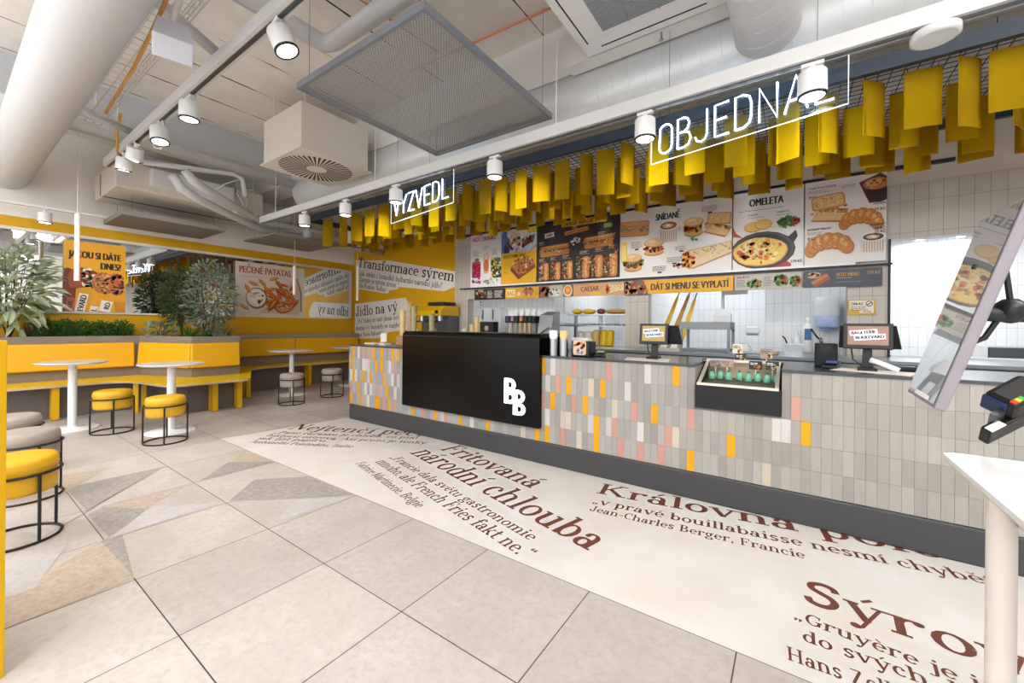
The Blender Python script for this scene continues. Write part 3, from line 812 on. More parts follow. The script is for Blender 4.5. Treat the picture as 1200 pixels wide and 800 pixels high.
# ================================================================== printed boards
class Pic:
    """flat printed artwork: coloured shapes on a board; units are metres from its lower left corner"""
    def __init__(s, P, ex, ey, n):
        s.P, s.ex, s.ey, s.n = Vector(P), Vector(ex), Vector(ey), Vector(n); s.b = MB(); s.k = 1; s.a = 0.0; s.o = (0, 0); s.s = 1.0
    def pt(s, x, y):
        x, y = x * s.s, y * s.s
        c, q = math.cos(s.a), math.sin(s.a)
        x, y = s.o[0] + x * c - y * q, s.o[1] + x * q + y * c
        return s.P + s.ex * x + s.ey * y + s.n * (0.00022 * s.k)
    def at(s, x, y, a=0.0, sc=1.0): s.o = (x, y); s.a = rad(a); s.s = sc; return s
    def poly(s, col, pts, up=True):
        if up: s.k += 1
        s.b.col = lin(col); s.put(pts); return s
    def put(s, pts):
        q = [s.pt(*p) - s.P for p in pts]
        for e, lim, sg in ((s.ex, 0, 1), (s.ex, getattr(s, 'W', 9), -1), (s.ey, 0, 1), (s.ey, getattr(s, 'H', 9), -1)):
            o = []
            for i in range(len(q)):
                a, c = q[i - 1], q[i]; da, dc = (a.dot(e) - lim) * sg, (c.dot(e) - lim) * sg
                if (da < 0) != (dc < 0): o.append(a + (c - a) * (da / (da - dc)))
                if dc >= 0: o.append(c)
            q = o
            if len(q) < 3: return
        s.b.poly([v + s.P for v in q])
    def rect(s, col, x0, y0, x1, y1): return s.poly(col, [(x0, y0), (x1, y0), (x1, y1), (x0, y1)])
    def ell(s, col, x, y, rx, ry=None, a0=0, a1=360, n=18, w=0.0):
        ry = rx if ry is None else ry
        return s.poly(col, [(x + rx * math.cos(rad(a0 + (a1 - a0) * i / n)) * (1 + w * math.sin(i * 7.3)), y + ry * math.sin(rad(a0 + (a1 - a0) * i / n)) * (1 + w * math.cos(i * 5.1))) for i in range(n + (0 if a1 - a0 >= 360 else 1))])
    def rr(s, col, x0, y0, x1, y1, r):
        p = []
        for cx, cy, a in ((x1 - r, y1 - r, 0), (x0 + r, y1 - r, 90), (x0 + r, y0 + r, 180), (x1 - r, y0 + r, 270)):
            for i in range(5): p.append((cx + r * math.cos(rad(a + i * 22.5)), cy + r * math.sin(rad(a + i * 22.5))))
        return s.poly(col, p)
    def specks(s, cols, x0, y0, x1, y1, n, r, seed=1, round_=True):
        R = random.Random(seed); s.k += 1
        for i in range(n):
            while True:
                x, y = R.uniform(-1, 1), R.uniform(-1, 1)
                if not round_ or x * x + y * y < 1: break
            x = (x0 + x1) / 2 + x * (x1 - x0) / 2; y = (y0 + y1) / 2 + y * (y1 - y0) / 2
            a = R.uniform(0, 6.28); q = r * R.uniform(.5, 1.3); e = R.uniform(.4, 1)
            s.b.col = lin(R.choice(cols))
            pts = []
            for k in range(6):
                t = k * 1.047; px, py = q * math.cos(t), q * e * math.sin(t)
                pts.append((x + px * math.cos(a) - py * math.sin(a), y + px * math.sin(a) + py * math.cos(a)))
            if i % 40 == 39: s.k += 1
            s.put(pts)
        return s
    def txt(s, t, col, x, y, w, h, bold=0.02, serif=False):
        s.k += 1; s.b.col = lin(col)
        c, q = math.cos(s.a), math.sin(s.a)
        ex = s.ex * c + s.ey * q; ey = s.ey * c - s.ex * q
        (slab if serif else sans)(s.b, t, s.pt(x, y), ex, ey, w * s.s, h * s.s, *(() if serif else (bold,)))
        return s
    def lines(s, col, x, y, w, n, dy=0.018, h=0.006, seed=3):
        """rows of small print too small to read, as short dashes"""
        R = random.Random(seed); s.k += 1; s.b.col = lin(col)
        for i in range(n):
            xx = x; e = x + w * R.uniform(.7, 1)
            while xx < e:
                q = min(R.uniform(.012, .035), e - xx)
                s.b.poly([s.pt(xx, y - i * dy), s.pt(xx + q, y - i * dy), s.pt(xx + q, y - i * dy + h), s.pt(xx, y - i * dy + h)]); xx += q + 0.006
        return s
# food pictures ------------------------------------------------------
def roll(p, x, y, w, h, a=0, fill=('c8342a', '4f7d2c', 'f1e6cf', 'b8322c'), crust='c9833f', seed=1):
    p.at(x, y, a)
    p.rr('8f4f22', -w / 2, -h / 2, w / 2, h * .02, h * .2).rr(crust, -w / 2 + h * .03, -h * .46, w / 2 - h * .03, -h * .04, h * .18)
    p.specks(fill, -w * .5, -h * .16, w * .5, h * .16, 60, h * .085, seed, False)
    p.rr('9b5626', -w / 2, h * .08, w / 2, h / 2, h * .2).rr(crust, -w * .49, h * .1, w * .49, h * .48, h * .19).rr('e0a565', -w * .42, h * .28, w * .4, h * .42, h * .07)
    p.specks(['b26c2e', 'e6b677', 'd89650'], -w * .45, h * .12, w * .45, h * .42, 16, h * .06, seed + 5)
    return p.at(0, 0)
def upright(p, x, y, w, h, seed=1, fill=('b8322c', '56742e', 'd9b98c', 'c9563a')):
    p.at(x, y, 0)
    p.rr('8a4a20', -w * .1, -h / 2, w / 2, h / 2, w * .2).rr('cf8742', -w * .06, -h * .48, w * .47, h * .48, w * .18).rr('e4ab6c', w * .12, -h * .4, w * .3, h * .4, w * .08)
    p.specks(fill, -w * .5, -h * .47, w * .02, h * .47, 70, w * .085, seed, False)
    p.specks(['b06a2c', 'e7b877'], 0, -h * .45, w * .45, h * .45, 14, w * .07, seed + 3)
    return p.at(0, 0)
def burger(p, x, y, w, h, seed=1, green=True):
    p.at(x, y, 0)
    p.ell('b9803f', 0, -h * .3, w * .42, h * .18).ell('d9a868', 0, -h * .27, w * .4, h * .14)
    p.specks(['c03a2a', 'e3a52e', '6b3a22', 'd8592f'], -w * .46, -h * .24, w * .46, h * .1, 60, h * .09, seed)
    if green: p.specks(['4c7a2b', '6b9a3a', '35591f'], -w * .5, -h * .06, w * .5, h * .16, 45, h * .07, seed + 2)
    p.ell('c08a4a', 0, h * .22, w * .43, h * .24).ell('e2b97e', 0, h * .25, w * .4, h * .2).ell('efd2a3', -w * .08, h * .31, w * .2, h * .08)
    p.specks(['f3e3c4', 'c99a58'], -w * .35, h * .12, w * .35, h * .42, 24, h * .02, seed + 4)
    return p.at(0, 0)
def mug(p, x, y, w, h, stripe=True, coffee='8f5a33'):
    p.at(x, y, 0)
    p.ell('e6ddd2', w * .5, h * .1, w * .22, h * .2).ell('cfc4b8', w * .5, h * .1, w * .13, h * .12)
    p.poly('ddd3c8', [(-w * .45, h * .3), (w * .45, h * .3), (w * .38, -h * .45), (-w * .38, -h * .45)])
    if stripe:
        for i in range(8):
            q = -w * .36 + i * w * .1
            p.rect('b98f78', q, -h * .42, q + w * .035, h * .22)
    p.ell('f3ece4', 0, h * .3, w * .46, h * .22).ell(coffee, 0, h * .3, w * .4, h * .18).ell('d9b48c', -w * .02, h * .3, w * .24, h * .1, w=.15).ell('f2e4cf', 0, h * .31, w * .1, h * .05)
    return p.at(0, 0)
def toast(p, x, y, w, h, a=0, seed=1):
    p.at(x, y, a)
    p.poly('b9742f', [(-w / 2, -h * .3), (w * .3, -h / 2), (w / 2, -h * .1), (-w * .2, h * .1)]).poly('e6bd80', [(-w * .46, -h * .26), (w * .3, -h * .43), (w * .42, -h * .22), (-w * .26, -h * .02)])
    p.specks(['d06a3c', 'f2d28a', 'e59a86'], -w * .46, -h * .12, w * .46, h * .1, 30, h * .06, seed, False)
    p.rr('c58a42', -w * .42, h * .02, w * .44, h * .48, h * .1).rr('e7bd7c', -w * .39, h * .06, w * .4, h * .45, h * .09).specks(['d39b54', 'f3d7a4', 'b97a35'], -w * .38, h * .08, w * .38, h * .44, 40, h * .03, seed + 1)
    return p.at(0, 0)
def croissant(p, x, y, w, h, a=0, seed=1):
    p.at(x, y, a)
    n = 7
    for i in range(n):
        t = -80 + 160 * i / (n - 1); r = 0.5 + 0.5 * math.cos(rad(t))
        cx, cy = w * .38 * math.sin(rad(t)), h * (.16 - .42 * (1 - math.cos(rad(t))))
        p.ell('b0662a', cx, cy, w * (.09 + .09 * r), h * (.2 + .18 * r), n=14).ell('c97f36', cx - w * .012, cy + h * .02, w * (.075 + .085 * r), h * (.17 + .17 * r), n=14).ell('e3aa62', cx - w * .03, cy + h * .12, w * (.025 + .03 * r), h * (.06 + .08 * r), n=10)
    p.specks(['a55a22', 'f0c98d', 'b8421f'], -w * .42, -h * .2, w * .42, h * .4, 30, h * .03, seed)
    return p.at(0, 0)
def salad(p, x, y, w, h, seed=1):
    p.at(x, y, 0); p.ell('3f6a26', 0, 0, w * .46, h * .42, w=.1)
    p.specks(['5f9237', '86b357', '2f5a1f', '4c7f2c'], -w / 2, -h / 2, w / 2, h / 2, 70, h * .13, seed).specks(['d8542c', 'e7763c', 'c23b22'], w * .0, -h * .35, w * .5, h * .3, 12, h * .14, seed + 1)
    return p.at(0, 0)
def omelette(p, x, y, w, h, seed=1):
    p.at(x, y, 0)
    p.ell('b3201f', w * .28, -h * .44, w * .16, h * .13).poly('2b2629', [(w * .36, h * .26), (w * .5, h * .46), (w * .53, h * .3), (w * .46, h * .1)])
    p.ell('211d20', 0, 0, w * .5, h * .5).ell('4b474b', 0, h * .02, w * .48, h * .46).ell('2b282b', -w * .01, -h * .01, w * .46, h * .44)
    p.ell('d99a2a', -w * .04, -h * .04, w * .43, h * .39, w=.03).ell('eec85c', -w * .04, -h * .03, w * .41, h * .37, w=.04).ell('f3dc92', -w * .1, h * .06, w * .26, h * .2, w=.12)
    p.specks(['d2472a', 'e0662f', 'c2321f'], -w * .38, -h * .3, w * .3, h * .3, 22, h * .075, seed).specks(['e7b23c', 'f6e6ac', 'dba02c'], -w * .4, -h * .33, w * .32, h * .33, 50, h * .05, seed + 1).specks(['4d7a2a', '2e5420'], -w * .36, -h * .3, w * .3, h * .3, 30, h * .014, seed + 2)
    return p.at(0, 0)
def wrapfood(p, x, y, w, h, a=0, seed=1):
    p.at(x, y, a)
    p.poly('b98d58', [(-w * .3, -h * .5), (w * .5, -h * .28), (w * .52, h * .3), (-w * .3, h * .5)]).poly('e9cf9f', [(-w * .3, -h * .44), (w * .5, -h * .22), (w * .51, h * .29), (-w * .3, h * .46)])
    p.specks(['c99a5c', 'f4e2bf', 'a9713a'], -w * .28, -h * .35, w * .48, h * .35, 70, h * .035, seed, False)
    for i in range(4): p.poly('9a5a2a', [(-w * .2 + i * w * .17, h * .34), (-w * .12 + i * w * .17, h * .1), (-w * .11 + i * w * .17, h * .1), (-w * .18 + i * w * .17, h * .34)])
    p.ell('d9a04a', -w * .34, 0, w * .1, h * .45).specks(['d6402a', 'e7782f', 'f0b93f', 'b42a1e'], -w * .46, -h * .4, -w * .2, h * .38, 44, h * .09, seed + 1)
    return p.at(0, 0)
def board(name, label, cat, P, ex, ey, n, W, H, base, group=None, thick=0.018, edge='black_metal'):
    ex, ey, n = Vector(ex), Vector(ey), Vector(n)
    P = Vector(P)
    t = thing(name, label, cat, P + ex * (W / 2), group)
    b = MB(); b.prism([P, P + ex * W, P + ex * W + ey * H, P + ey * H], -n * thick); b.build('panel', MATS[edge], t)
    p = Pic(P, ex, ey, n); p.rect(base, 0, 0, W, H); p.W, p.H, p.t = W, H, t
    return p
def done(p, nm='printed_picture'): return p.b.build(nm, MATS['print'], p.t)
def menu(label, x0, x1, base, z0=1.878, z1=2.755, y=5.35, nm='menu_board', grp='menu boards over the serving openings'):
    return board(nm, label, 'menu board', (x0 + .004, y, z0), (1, 0, 0), (0, 0, 1), (0, -1, 0), x1 - x0 - .008, z1 - z0, base, grp)

p = menu('white hot drinks menu board with red glass and lemon drink, leftmost of the upper boards', -4.63, -3.955, 'ece7ea')
p.txt('HOT DRINKS', 'a8273f', .05, .76, .5, .075, .03); p.lines('8c7480', .06, .6, .14, 6).lines('8c7480', .27, .66, .14, 4, seed=5).lines('8c7480', .47, .6, .13, 6, seed=8)
p.rr('b01f4a', .04, .14, .23, .4, .02).ell('d5486c', .135, .4, .095, .03).specks(['8b1236', 'e06a8c', 'c2335c'], .05, .16, .22, .38, 26, .02, 4).ell('4f8b3a', .15, .45, .05, .025)
p.rr('e4a58a', .29, .2, .41, .55, .05).ell('f0cbb6', .35, .5, .05, .06).ell('c0693f', .35, .34, .05, .1)
p.rr('3b4226', .45, .12, .65, .45, .02).specks(['dfc443', 'f0df7c', '23301a', '5d7a34', 'ecebd5'], .45, .12, .66, .46, 60, .028, 7, False)
p.specks(['a51f3f', '3d6a2c', '2d2440', 'd9d4d0'], .04, .04, .25, .14, 24, .022, 9).specks(['6f9a4a', '9fbf78', 'e3a58c'], .3, .02, .62, .12, 30, .02, 10)
done(p)
p = menu('yellow family box menu board with a box of baguettes, between hot drinks and baguette boards', -3.955, -3.275, 'e5ac1d')
p.rect('b9c4d4', 0, .5, .67, .877).ell('5d79b4', .06, .66, .1, .2).ell('2f3f66', .1, .56, .06, .09).ell('f1e5dc', .3, .8, .2, .1).ell('e5c8b8', .26, .72, .1, .12, w=.1).specks(['d6a58c', 'f3e6da', '7a4630', '9c3b3b', 'e9d7c8'], .1, .54, .5, .74, 50, .035, 3)
p.poly('7c4a30', [(.42, .56), (.62, .66), (.64, .76), (.45, .68)]).specks(['c98a4a', '9c5a30', 'b4382c'], .44, .6, .62, .74, 20, .025, 6).rect('d9b53a', .5, .78, .67, .877)
p.rect('e9ae18', 0, 0, .67, .5).txt('BAGETY FAMILY BOX', '6b3f10', .04, .42, .42, .055, .03).lines('a8741a', .05, .33, .14, 6).lines('a8741a', .04, .2, .12, 3, seed=9)
p.poly('8b4c2b', [(.18, .22), (.34, .06), (.66, .24), (.6, .38)]).poly('6a351c', [(.18, .22), (.34, .06), (.34, .14), (.2, .28)]).poly('c07a42', [(.2, .28), (.34, .14), (.64, .3), (.5, .44)])
p.specks(['a84a2a', 'e0a05c', 'd77f3f', '7e3a22', 'ecd2a4'], .22, .16, .62, .42, 70, .022, 8).poly('c98f5c', [(.52, .42), (.58, .5), (.67, .56), (.67, .6), (.54, .5)])
done(p)
p = menu('black menu board of baguettes under a yellow NAŠE BAGETY banner', -3.27, -1.958, '3a3234')
W = p.W
p.rect('e9b020', .42, .79, 1.12, .875).txt('NAŠE BAGETY', '231a14', .46, .802, .58, .062, .03)
p.at(.2, .7, 6).rect('f0ece6', -.07, -.035, .09, .035).txt('NOVINKA', '231a14', -.05, -.02, .12, .04, .02).at(0, 0)
roll(p, .66, .71, .4, .06, 6, seed=2); p.rr('8aa23c', 1.08, .7, 1.2, .76, .015)
roll(p, .3, .46, .5, .17, 2, ('c8342a', 'f0d9c0', 'e8b0a0', '8db04a'), seed=3); roll(p, 1.0, .52, .44, .17, 3, ('b35a2a', 'd9a05a', '7a3a1e', 'e9c383'), seed=4)
p.specks(['efe9e0'], .58, .5, .72, .62, 12, .02, 3)
for (x, y, w) in ((.04, .6, .1), (.04, .47, .1), (.04, .34, .12), (.24, .35, .12), (.44, .36, .14), (.72, .4, .18), (.96, .42, .14), (1.16, .44, .12), (.6, .78, .1), (1.0, .64, .14), (1.18, .6, .1)):
    p.rect('d9a21c', x, y - .022, x + w * .6, y - .01).lines('e9e3dc', x, y, w, 1).lines('b9b0a8', x, y - .04, w, 1, seed=int(x * 50))
for i, x in enumerate((.13, .33, .53)): upright(p, x, .15, .17, .27, 20 + i)
p.rect('221c1d', .635, 0, .665, .36)
for i, x in enumerate((.78, .98, 1.19)): upright(p, x, .17, .2, .32, 30 + i, ('9a5a2a', '4d6a2c', 'd9b98c', 'c05a34'))
p.specks(['d8402c', 'e6a03c'], 1.22, .33, 1.3, .37, 4, .02, 2)
done(p)
p = menu('white breakfast menu board headed SNÍDANĚ with mug, wraps and rolls', -1.955, -.602, 'e9e4df')
p.txt('SNÍDANĚ', '1d1815', .47, .7, .3, .085, .03)
roll(p, .18, .63, .42, .2, -3, ('9aa04a', 'd9d2b8', '7d8f4a', 'c9b27c'), 'd99a58', seed=5); mug(p, .63, .53, .26, .28)
burger(p, .45, .36, .3, .24, 6, False); burger(p, .18, .18, .28, .26, 7); p.rect('edc542', .02, .2, .1, .46).rect('f5dc80', .03, .22, .09, .42)
p.at(.93, .54, 14); burger(p, .93, .56, .26, .26, 8, False); toast(p, 1.2, .55, .3, .3, -6, 9)
wrapfood(p, 1.06, .2, .58, .24, 14, 3)
p.specks(['b8402a', '8f2a1c', '5f8a3a'], .7, .07, .85, .12, 14, .018, 3).specks(['7fae3f', '5b8a2c'], .9, .39, .98, .43, 6, .018, 4)
for (x, y, w, n) in ((.16, .44, .16, 5), (.72, .33, .16, 3), (.62, .2, .22, 4), (.44, .1, .22, 4), (1.02, .78, .22, 4)): p.lines('6a605a', x, y, w, n).rect('3c332e', x + w * .3, y - n * .018 - .012, x + w * .3 + .05, y - n * .018 + .008)
done(p)
p = menu('white menu board headed OMELETA with an omelette in a black pan', -.598, .078, 'e8e2de')
p.txt('OMELETA', '1d1815', .16, .71, .33, .085, .03).lines('6a605a', .06, .66, .55, 1).txt('SYROVÁ', '3c332e', .15, .6, .1, .02).lines('8a807a', .15, .575, .2, 1).txt('SLANINOVÁ', '3c332e', .42, .6, .12, .02).lines('8a807a', .42, .575, .2, 1)
p.ell('d59a3a', .2, .47, .09, .06).ell('e8bd5e', .2, .475, .08, .05).ell('d59a3a', .3, .49, .085, .06).ell('ecc76a', .3, .495, .075, .05).poly('c23a34', [(0, .5), (0, .38), (.1, .36), (.03, .42)])
salad(p, .53, .49, .22, .12, 5); omelette(p, .29, .2, .62, .42, 5); p.txt('139 Kč', '3c332e', .56, .04, .1, .03, .02)
done(p)
p = menu('white menu board with croissants, muffin and toast, rightmost of the upper boards', .082, .738, 'e6e0db')
p.txt('TOAST A LA CROQUE', '3c332e', .03, .8, .23, .022).lines('8a807a', .03, .775, .2, 2).txt('79 Kč', '3c332e', .03, .7, .07, .03).lines('8a807a', .3, .79, .16, 2)
toast(p, .2, .57, .32, .32, 6, 4); p.poly('5c2a33', [(.44, .8), (.6, .87), (.7, .78), (.66, .6), (.52, .58)]).ell('3a2226', .59, .68, .09, .1).ell('c98046', .57, .77, .1, .06).ell('e0a565', .56, .78, .07, .035).specks(['8a4a26', 'e9b87a'], .5, .72, .64, .82, 14, .012, 3)
p.txt('MUFFIN', '3c332e', .55, .56, .09, .02).txt('59 Kč', '3c332e', .56, .5, .08, .03)
croissant(p, .46, .43, .34, .22, -6, 3); croissant(p, .2, .2, .4, .24, 3, 5); mug(p, .55, .18, .2, .2, True, '5f3a20')
p.txt('CROISSANT MÁSLOVÝ', '3c332e', .02, .36, .2, .022).lines('8a807a', .02, .335, .18, 2).txt('79 Kč', '3c332e', .02, .26, .07, .03).txt('CROISSANT', '3c332e', .52, .35, .12, .022).txt('29 Kč', '3c332e', .56, .31, .08, .028).txt('25 Kč', '3c332e', .56, .275, .08, .028)
done(p)
GS = 'strip boards under the menu boards'
def strip(label, x0, x1, base): return menu(label, x0, x1, base, 1.635, 1.812, 5.34, 'strip_board', GS)
p = strip('black strip board of coffee cups and white price lines, leftmost strip', -4.52, -3.875, '2a1c1a')
p.specks(['f1e8de', '8a3a2a', 'd9b48c'], .05, .02, .26, .16, 14, .03, 2); p.lines('d9d2c8', .28, .14, .12, 7, .018, .009).lines('d9d2c8', .43, .14, .18, 7, .018, .009, 6); done(p)
p = strip('yellow strip board with white rounded BAG lettering and a brown bag', -3.87, -3.22, 'dfa42c')
p.rr('f1e0b0', .02, .03, .2, .15, .02).txt('BAG', 'dfa42c', .035, .05, .15, .08, .04).ell('b5623a', .44, .1, .1, .07, w=.1).specks(['7a3a26', 'd98a5a', 'e9b0a0'], .34, .04, .54, .17, 22, .022, 2).rr('e9d9b8', .24, .04, .3, .1, .01).lines('7a5a1c', .58, .09, .06, 3); done(p)
p = strip('strip board with sausage, dip and a bowl of orange soup', -3.215, -2.655, '8a6a54')
p.rect('b9b0a6', .16, 0, .4, .177).ell('d8d2c6', .27, .07, .1, .06).specks(['b5342a', 'd9703a', '5a2a1c'], .0, .02, .16, .17, 20, .03, 3).specks(['2d2a20', 'f2efe6', '6a7a4a'], .18, .02, .36, .14, 18, .018, 5).ell('e9e3da', .48, .09, .075, .085).ell('e58a22', .48, .095, .06, .065).ell('f3b44a', .48, .1, .03, .03); done(p)
p = strip('peach strip board with dark red CAESAR lettering and a wrap', -2.65, -1.882, 'd9a476')
p.txt('CAESAR', '7a2218', .12, .07, .28, .07, .02).rect('e5c22a', .26, .01, .44, .05).lines('8a4a2a', .02, .16, .3, 1); wrapfood(p, .62, .09, .3, .14, 4, 6); done(p)
p = strip('yellow strip board reading DÁT SI MENU SE VYPLATÍ with fries at its left end', -1.875, -.582, 'e9ab14')
p.rect('6a5a4c', 0, 0, .3, .177).specks(['d98a3a', 'e9b05a', 'b5502a', 'f1e3c8', '8a3a24'], .0, .02, .27, .16, 46, .032, 4, False).poly('e9ab14', [(.24, .177), (.29, .08), (.32, 0), (.4, 0), (.4, .177)]).txt('DÁT SI MENU SE VYPLATÍ', '241a10', .34, .045, .9, .088, .03); done(p)
p = strip('pale strip board headed SALÁTY with three salad bowls', -.577, .064, 'b9b4a8')
p.txt('SALÁTY', '9c2a24', .02, .135, .13, .03, .03); salad(p, .2, .07, .14, .11, 3); salad(p, .45, .09, .14, .12, 4); salad(p, .58, .08, .1, .11, 8); p.lines('5f5a52', .02, .11, .1, 5).lines('5f5a52', .29, .13, .08, 6, seed=6); done(p)
p = strip('dark blue-grey strip board reading PETIT MENU, rightmost strip', .07, .71, '4a4d58')
p.txt('PETIT MENU', 'c9953a', .28, .105, .18, .04, .02).txt('129 Kč', 'c9953a', .52, .115, .1, .035, .02).lines('b9b4ae', .28, .085, .16, 1).lines('9a98a0', .28, .045, .26, 1).ell('b9a48c', .09, .13, .06, .035).specks(['c9783a', '6a3a24', 'e3b076'], .04, .1, .14, .16, 14, .014, 3)
p.at(.16, .06, 34).rr('a5562c', -.08, -.02, .08, .02, .015).rr('c9783c', -.08, .015, .08, .05, .015).at(0, 0); done(p)
rl = thing('board_rail', 'pale horizontal rail with black underside carrying the menu boards', 'rail', (-2, 5.33, 1.85))
b = MB(); b.box(-4.85, 5.325, 1.833, .78, 5.372, 1.85); b.build('rail_base', MATS['black_metal'], rl)
b = MB(); b.box(-4.6, 5.315, 1.85, .5, 5.345, 1.874); b.build('rail_cover', M('rail_white', 'e9ecef', 0.3), rl)
tr_ = thing('board_rail', 'black rail along the top edge of the menu boards, half hidden by yellow slats', 'rail', (-2, 5.36, 2.77))
b = MB(); b.box(-4.8, 5.352, 2.758, 1.2, 5.395, 2.788); b.build('rail_base', MATS['black_metal'], tr_)

# ------------------------------------------------------------------ posters on the mirror
p = board('poster', 'yellow poster reading JAKOU SI DÁTE DNES? with two wrapped baguettes', 'poster', (XW + .05, 1.03, 1.342), (0, 1, 0), (0, 0, 1), (1, 0, 0), .63, .99, 'e8a616', thick=.012, edge='white_metal')
p.txt('JAKOU SI DÁTE', '1f1610', .04, .76, .54, .1, .04).txt('DNES?', '1f1610', .36, .62, .22, .1, .04)
p.rect('d98a1c', 0, 0, .63, .16)
p.ell('9c2a20', .2, .47, .17, .15, w=.04).ell('7a3420', .05, .42, .1, .18, w=.06).ell('a8522c', .13, .44, .09, .17, w=.05).specks(['e9e2d2', '5a8a34', '2f4a24', 'c23a2a', 'f3efe6'], .17, .32, .31, .6, 60, .026, 4)
p.ell('b87440', .4, .42, .13, .16, w=.04).specks(['c98a50', '9c5a2c', 'e3b070'], .3, .28, .5, .56, 60, .024, 6).ell('c9703a', .51, .41, .06, .16, w=.08).specks(['5a2a4c', '7a3a5a', 'c2652c', '3a5a2c'], .47, .26, .62, .56, 50, .026, 8)
p.poly('e5a01c', [(.02, .3), (.27, .36), (.28, 0), (.06, 0)]).poly('7a3426', [(0, .3), (.12, .34), (.1, 0), (0, 0)]).poly('e9a72a', [(.27, .2), (.5, .22), (.52, 0), (.24, 0)])
p.at(.1, 0, 80).rect('efe9e2', .0, -.1, .27, -.005).txt('EVARD', '1f1610', .02, -.085, .23, .065, .04).at(.02, 0, 82).rect('b5685a', .01, -.07, .2, .01).txt('RIE', '1f1610', .03, -.05, .14, .05, .03)
p.at(.34, 0, 78).rect('efe9e2', .02, -.12, .18, .0).txt('RD', '1f1610', .06, -.1, .1, .06, .04).at(.25, 0, 80).rect('efe9e2', 0, -.08, .09, 0).txt('L', '1f1610', .02, -.07, .04, .06, .04).at(0, 0)
done(p)
p = board('poster', 'pale poster reading PEČENÉ PATATAS over a heap of potato wedges', 'poster', (XW + .05, 3.115, 1.34), (0, 1, 0), (0, 0, 1), (1, 0, 0), 1.25, .985, 'ddd2c8', thick=.012, edge='white_metal')
p.txt('PEČENÉ PATATAS', 'a85a2a', .06, .79, .92, .125, .025).lines('c9a48c', .07, .72, .5, 1, .02, .014)
p.poly('c9b8a8', [(.4, .06), (1.1, .04), (1.2, .1), (1.18, .55), (1.1, .78), (1.05, .74)]).poly('5a4a40', [(1.1, .78), (1.19, .5), (1.2, .1), (1.18, .1), (1.17, .5), (1.09, .76)])
p.ell('8a6a54', .36, .33, .19, .2).ell('e9e0d4', .35, .34, .165, .17).ell('f1ebe2', .35, .35, .14, .14).specks(['d9cdbc', 'fbf7f0', '7a8a5a'], .22, .22, .48, .46, 30, .025, 3)
R_ = random.Random(5)
def wedge(x, y, l, a, c1='b5642a', c2='d9923f'):
    p.at(x, y, a); p.poly(c1, [(-l / 2, 0), (-l * .2, l * .17), (l * .2, l * .17), (l / 2, 0), (l * .2, -l * .15), (-l * .2, -l * .15)]).poly(c2, [(-l * .44, .005), (-l * .18, l * .12), (l * .18, l * .12), (l * .44, .005), (0, -l * .04)]).at(0, 0)
for (x, y, a) in ((.3, .6, -20), (.45, .63, -45), (.66, .72, 20), (.2, .5, -60), (.15, .16, -30), (.52, .5, -70)): wedge(x, y, .2, a, 'b8702c', 'e0a44c')
for i in range(46):
    x, y = R_.gauss(.82, .16), R_.gauss(.33, .13)
    if .42 < x < 1.13 and .08 < y < .62: wedge(x, y, R_.uniform(.16, .26), R_.uniform(-70, 60), R_.choice(['9c4a20', 'b5602a', 'a83a1e', '8a3a1c']), R_.choice(['d98a3c', 'c9702f', 'e0a04c', 'd96a34']))
p.specks(['5a7a34', '8aa04c', 'f0e3c8'], .5, .1, 1.1, .55, 40, .008, 7)
done(p)

# ------------------------------------------------------------------ cut-out quotation panels on the yellow wall
def wallpanel(label, pts, lines):
    t = thing('quotation_panel', label, 'wall panel', (at(*pts[0], Y=5.54).x, 5.54, 1.5), None)
    q = [at(u, v, Y=5.54) for u, v in pts]
    b = MB(); b.prism(q, (0, 0.009, 0)); b.build('panel', MATS['paper'], t)
    b = MB()
    for (s, st, en, H) in lines:
        A, B = at(*st, Y=5.538), at(*en, Y=5.538); d = B - A; W = d.length; d.normalize()
        slab(b, s, A, d, Vector((-d.z, 0, d.x)), W, H)
    b.build('lettering', MATS['ink_black'], t)
wallpanel('upper white cut-out wall panel reading Transformace sýrem', [(417, 305), (455, 305), (533, 318), (533, 336), (520, 341), (467, 336), (465, 339), (456, 340), (454, 344), (417, 338)],
    [('Transformace sýrem', (419, 312.5), (532, 330), .215), ('Jak udělat z hranolků bulharské národní jídlo?', (421, 322.5), (518, 338), .11), ('Zasypte je sýrem sirene!“', (421, 329.5), (467, 337.5), .11), ('Ilia Bulatov, Bulhar', (421, 336.5), (452, 342), .1)])
wallpanel('lower white cut-out wall panel reading Jídlo na výsluní above the counter end', [(416, 356), (475, 348.5), (482, 362), (480, 386), (455, 389), (450, 396), (416, 397)],
    [('Jídlo na vý', (417, 371), (466, 364.5), .23), ('„Ve Vídni se vaří jinak než', (418, 379), (468, 374), .1), ('doma i v horách se najde', (417, 387), (468, 383), .1), ('Hana Nová, Rakousko', (417, 394.5), (450, 391.5), .085)])

# ================================================================== seating
M('bench_yellow', 'e0a816', 0.38, var=0.05, scale=3, bump=0.05)
M('seat_yellow', 'e8c000', 0.35, var=0.03)
M('leg_yellow', 'd9a900', 0.4, var=0.03)
M('stool_yellow', 'd3a31c', 0.4, var=0.06, scale=6, bump=0.08)
M('stool_grey', '9d9288', 0.6, var=0.06, scale=8, bump=0.08)
BY0 = -3.4
bn = thing('padded_bench', 'long yellow wall bench with padded backrest that steps out around the planter', 'bench', (-7.4, 1.5, 0))
b = MB()
fr = [(-7.27, BY0), (-7.27, 1.2), (-7.25, 1.34), (-7.15, 1.46), (-6.95, 1.54), (-6.5, 1.6), (-6.36, 1.64), (-6.26, 1.72), (-6.22, 1.84), (-6.2, 2.42), (-6.22, 2.52), (-6.3, 2.58), (-6.87, 2.82), (-7.4, 3.04), (-7.58, 3.16), (-7.66, 3.36), (-7.66, 5.5)]
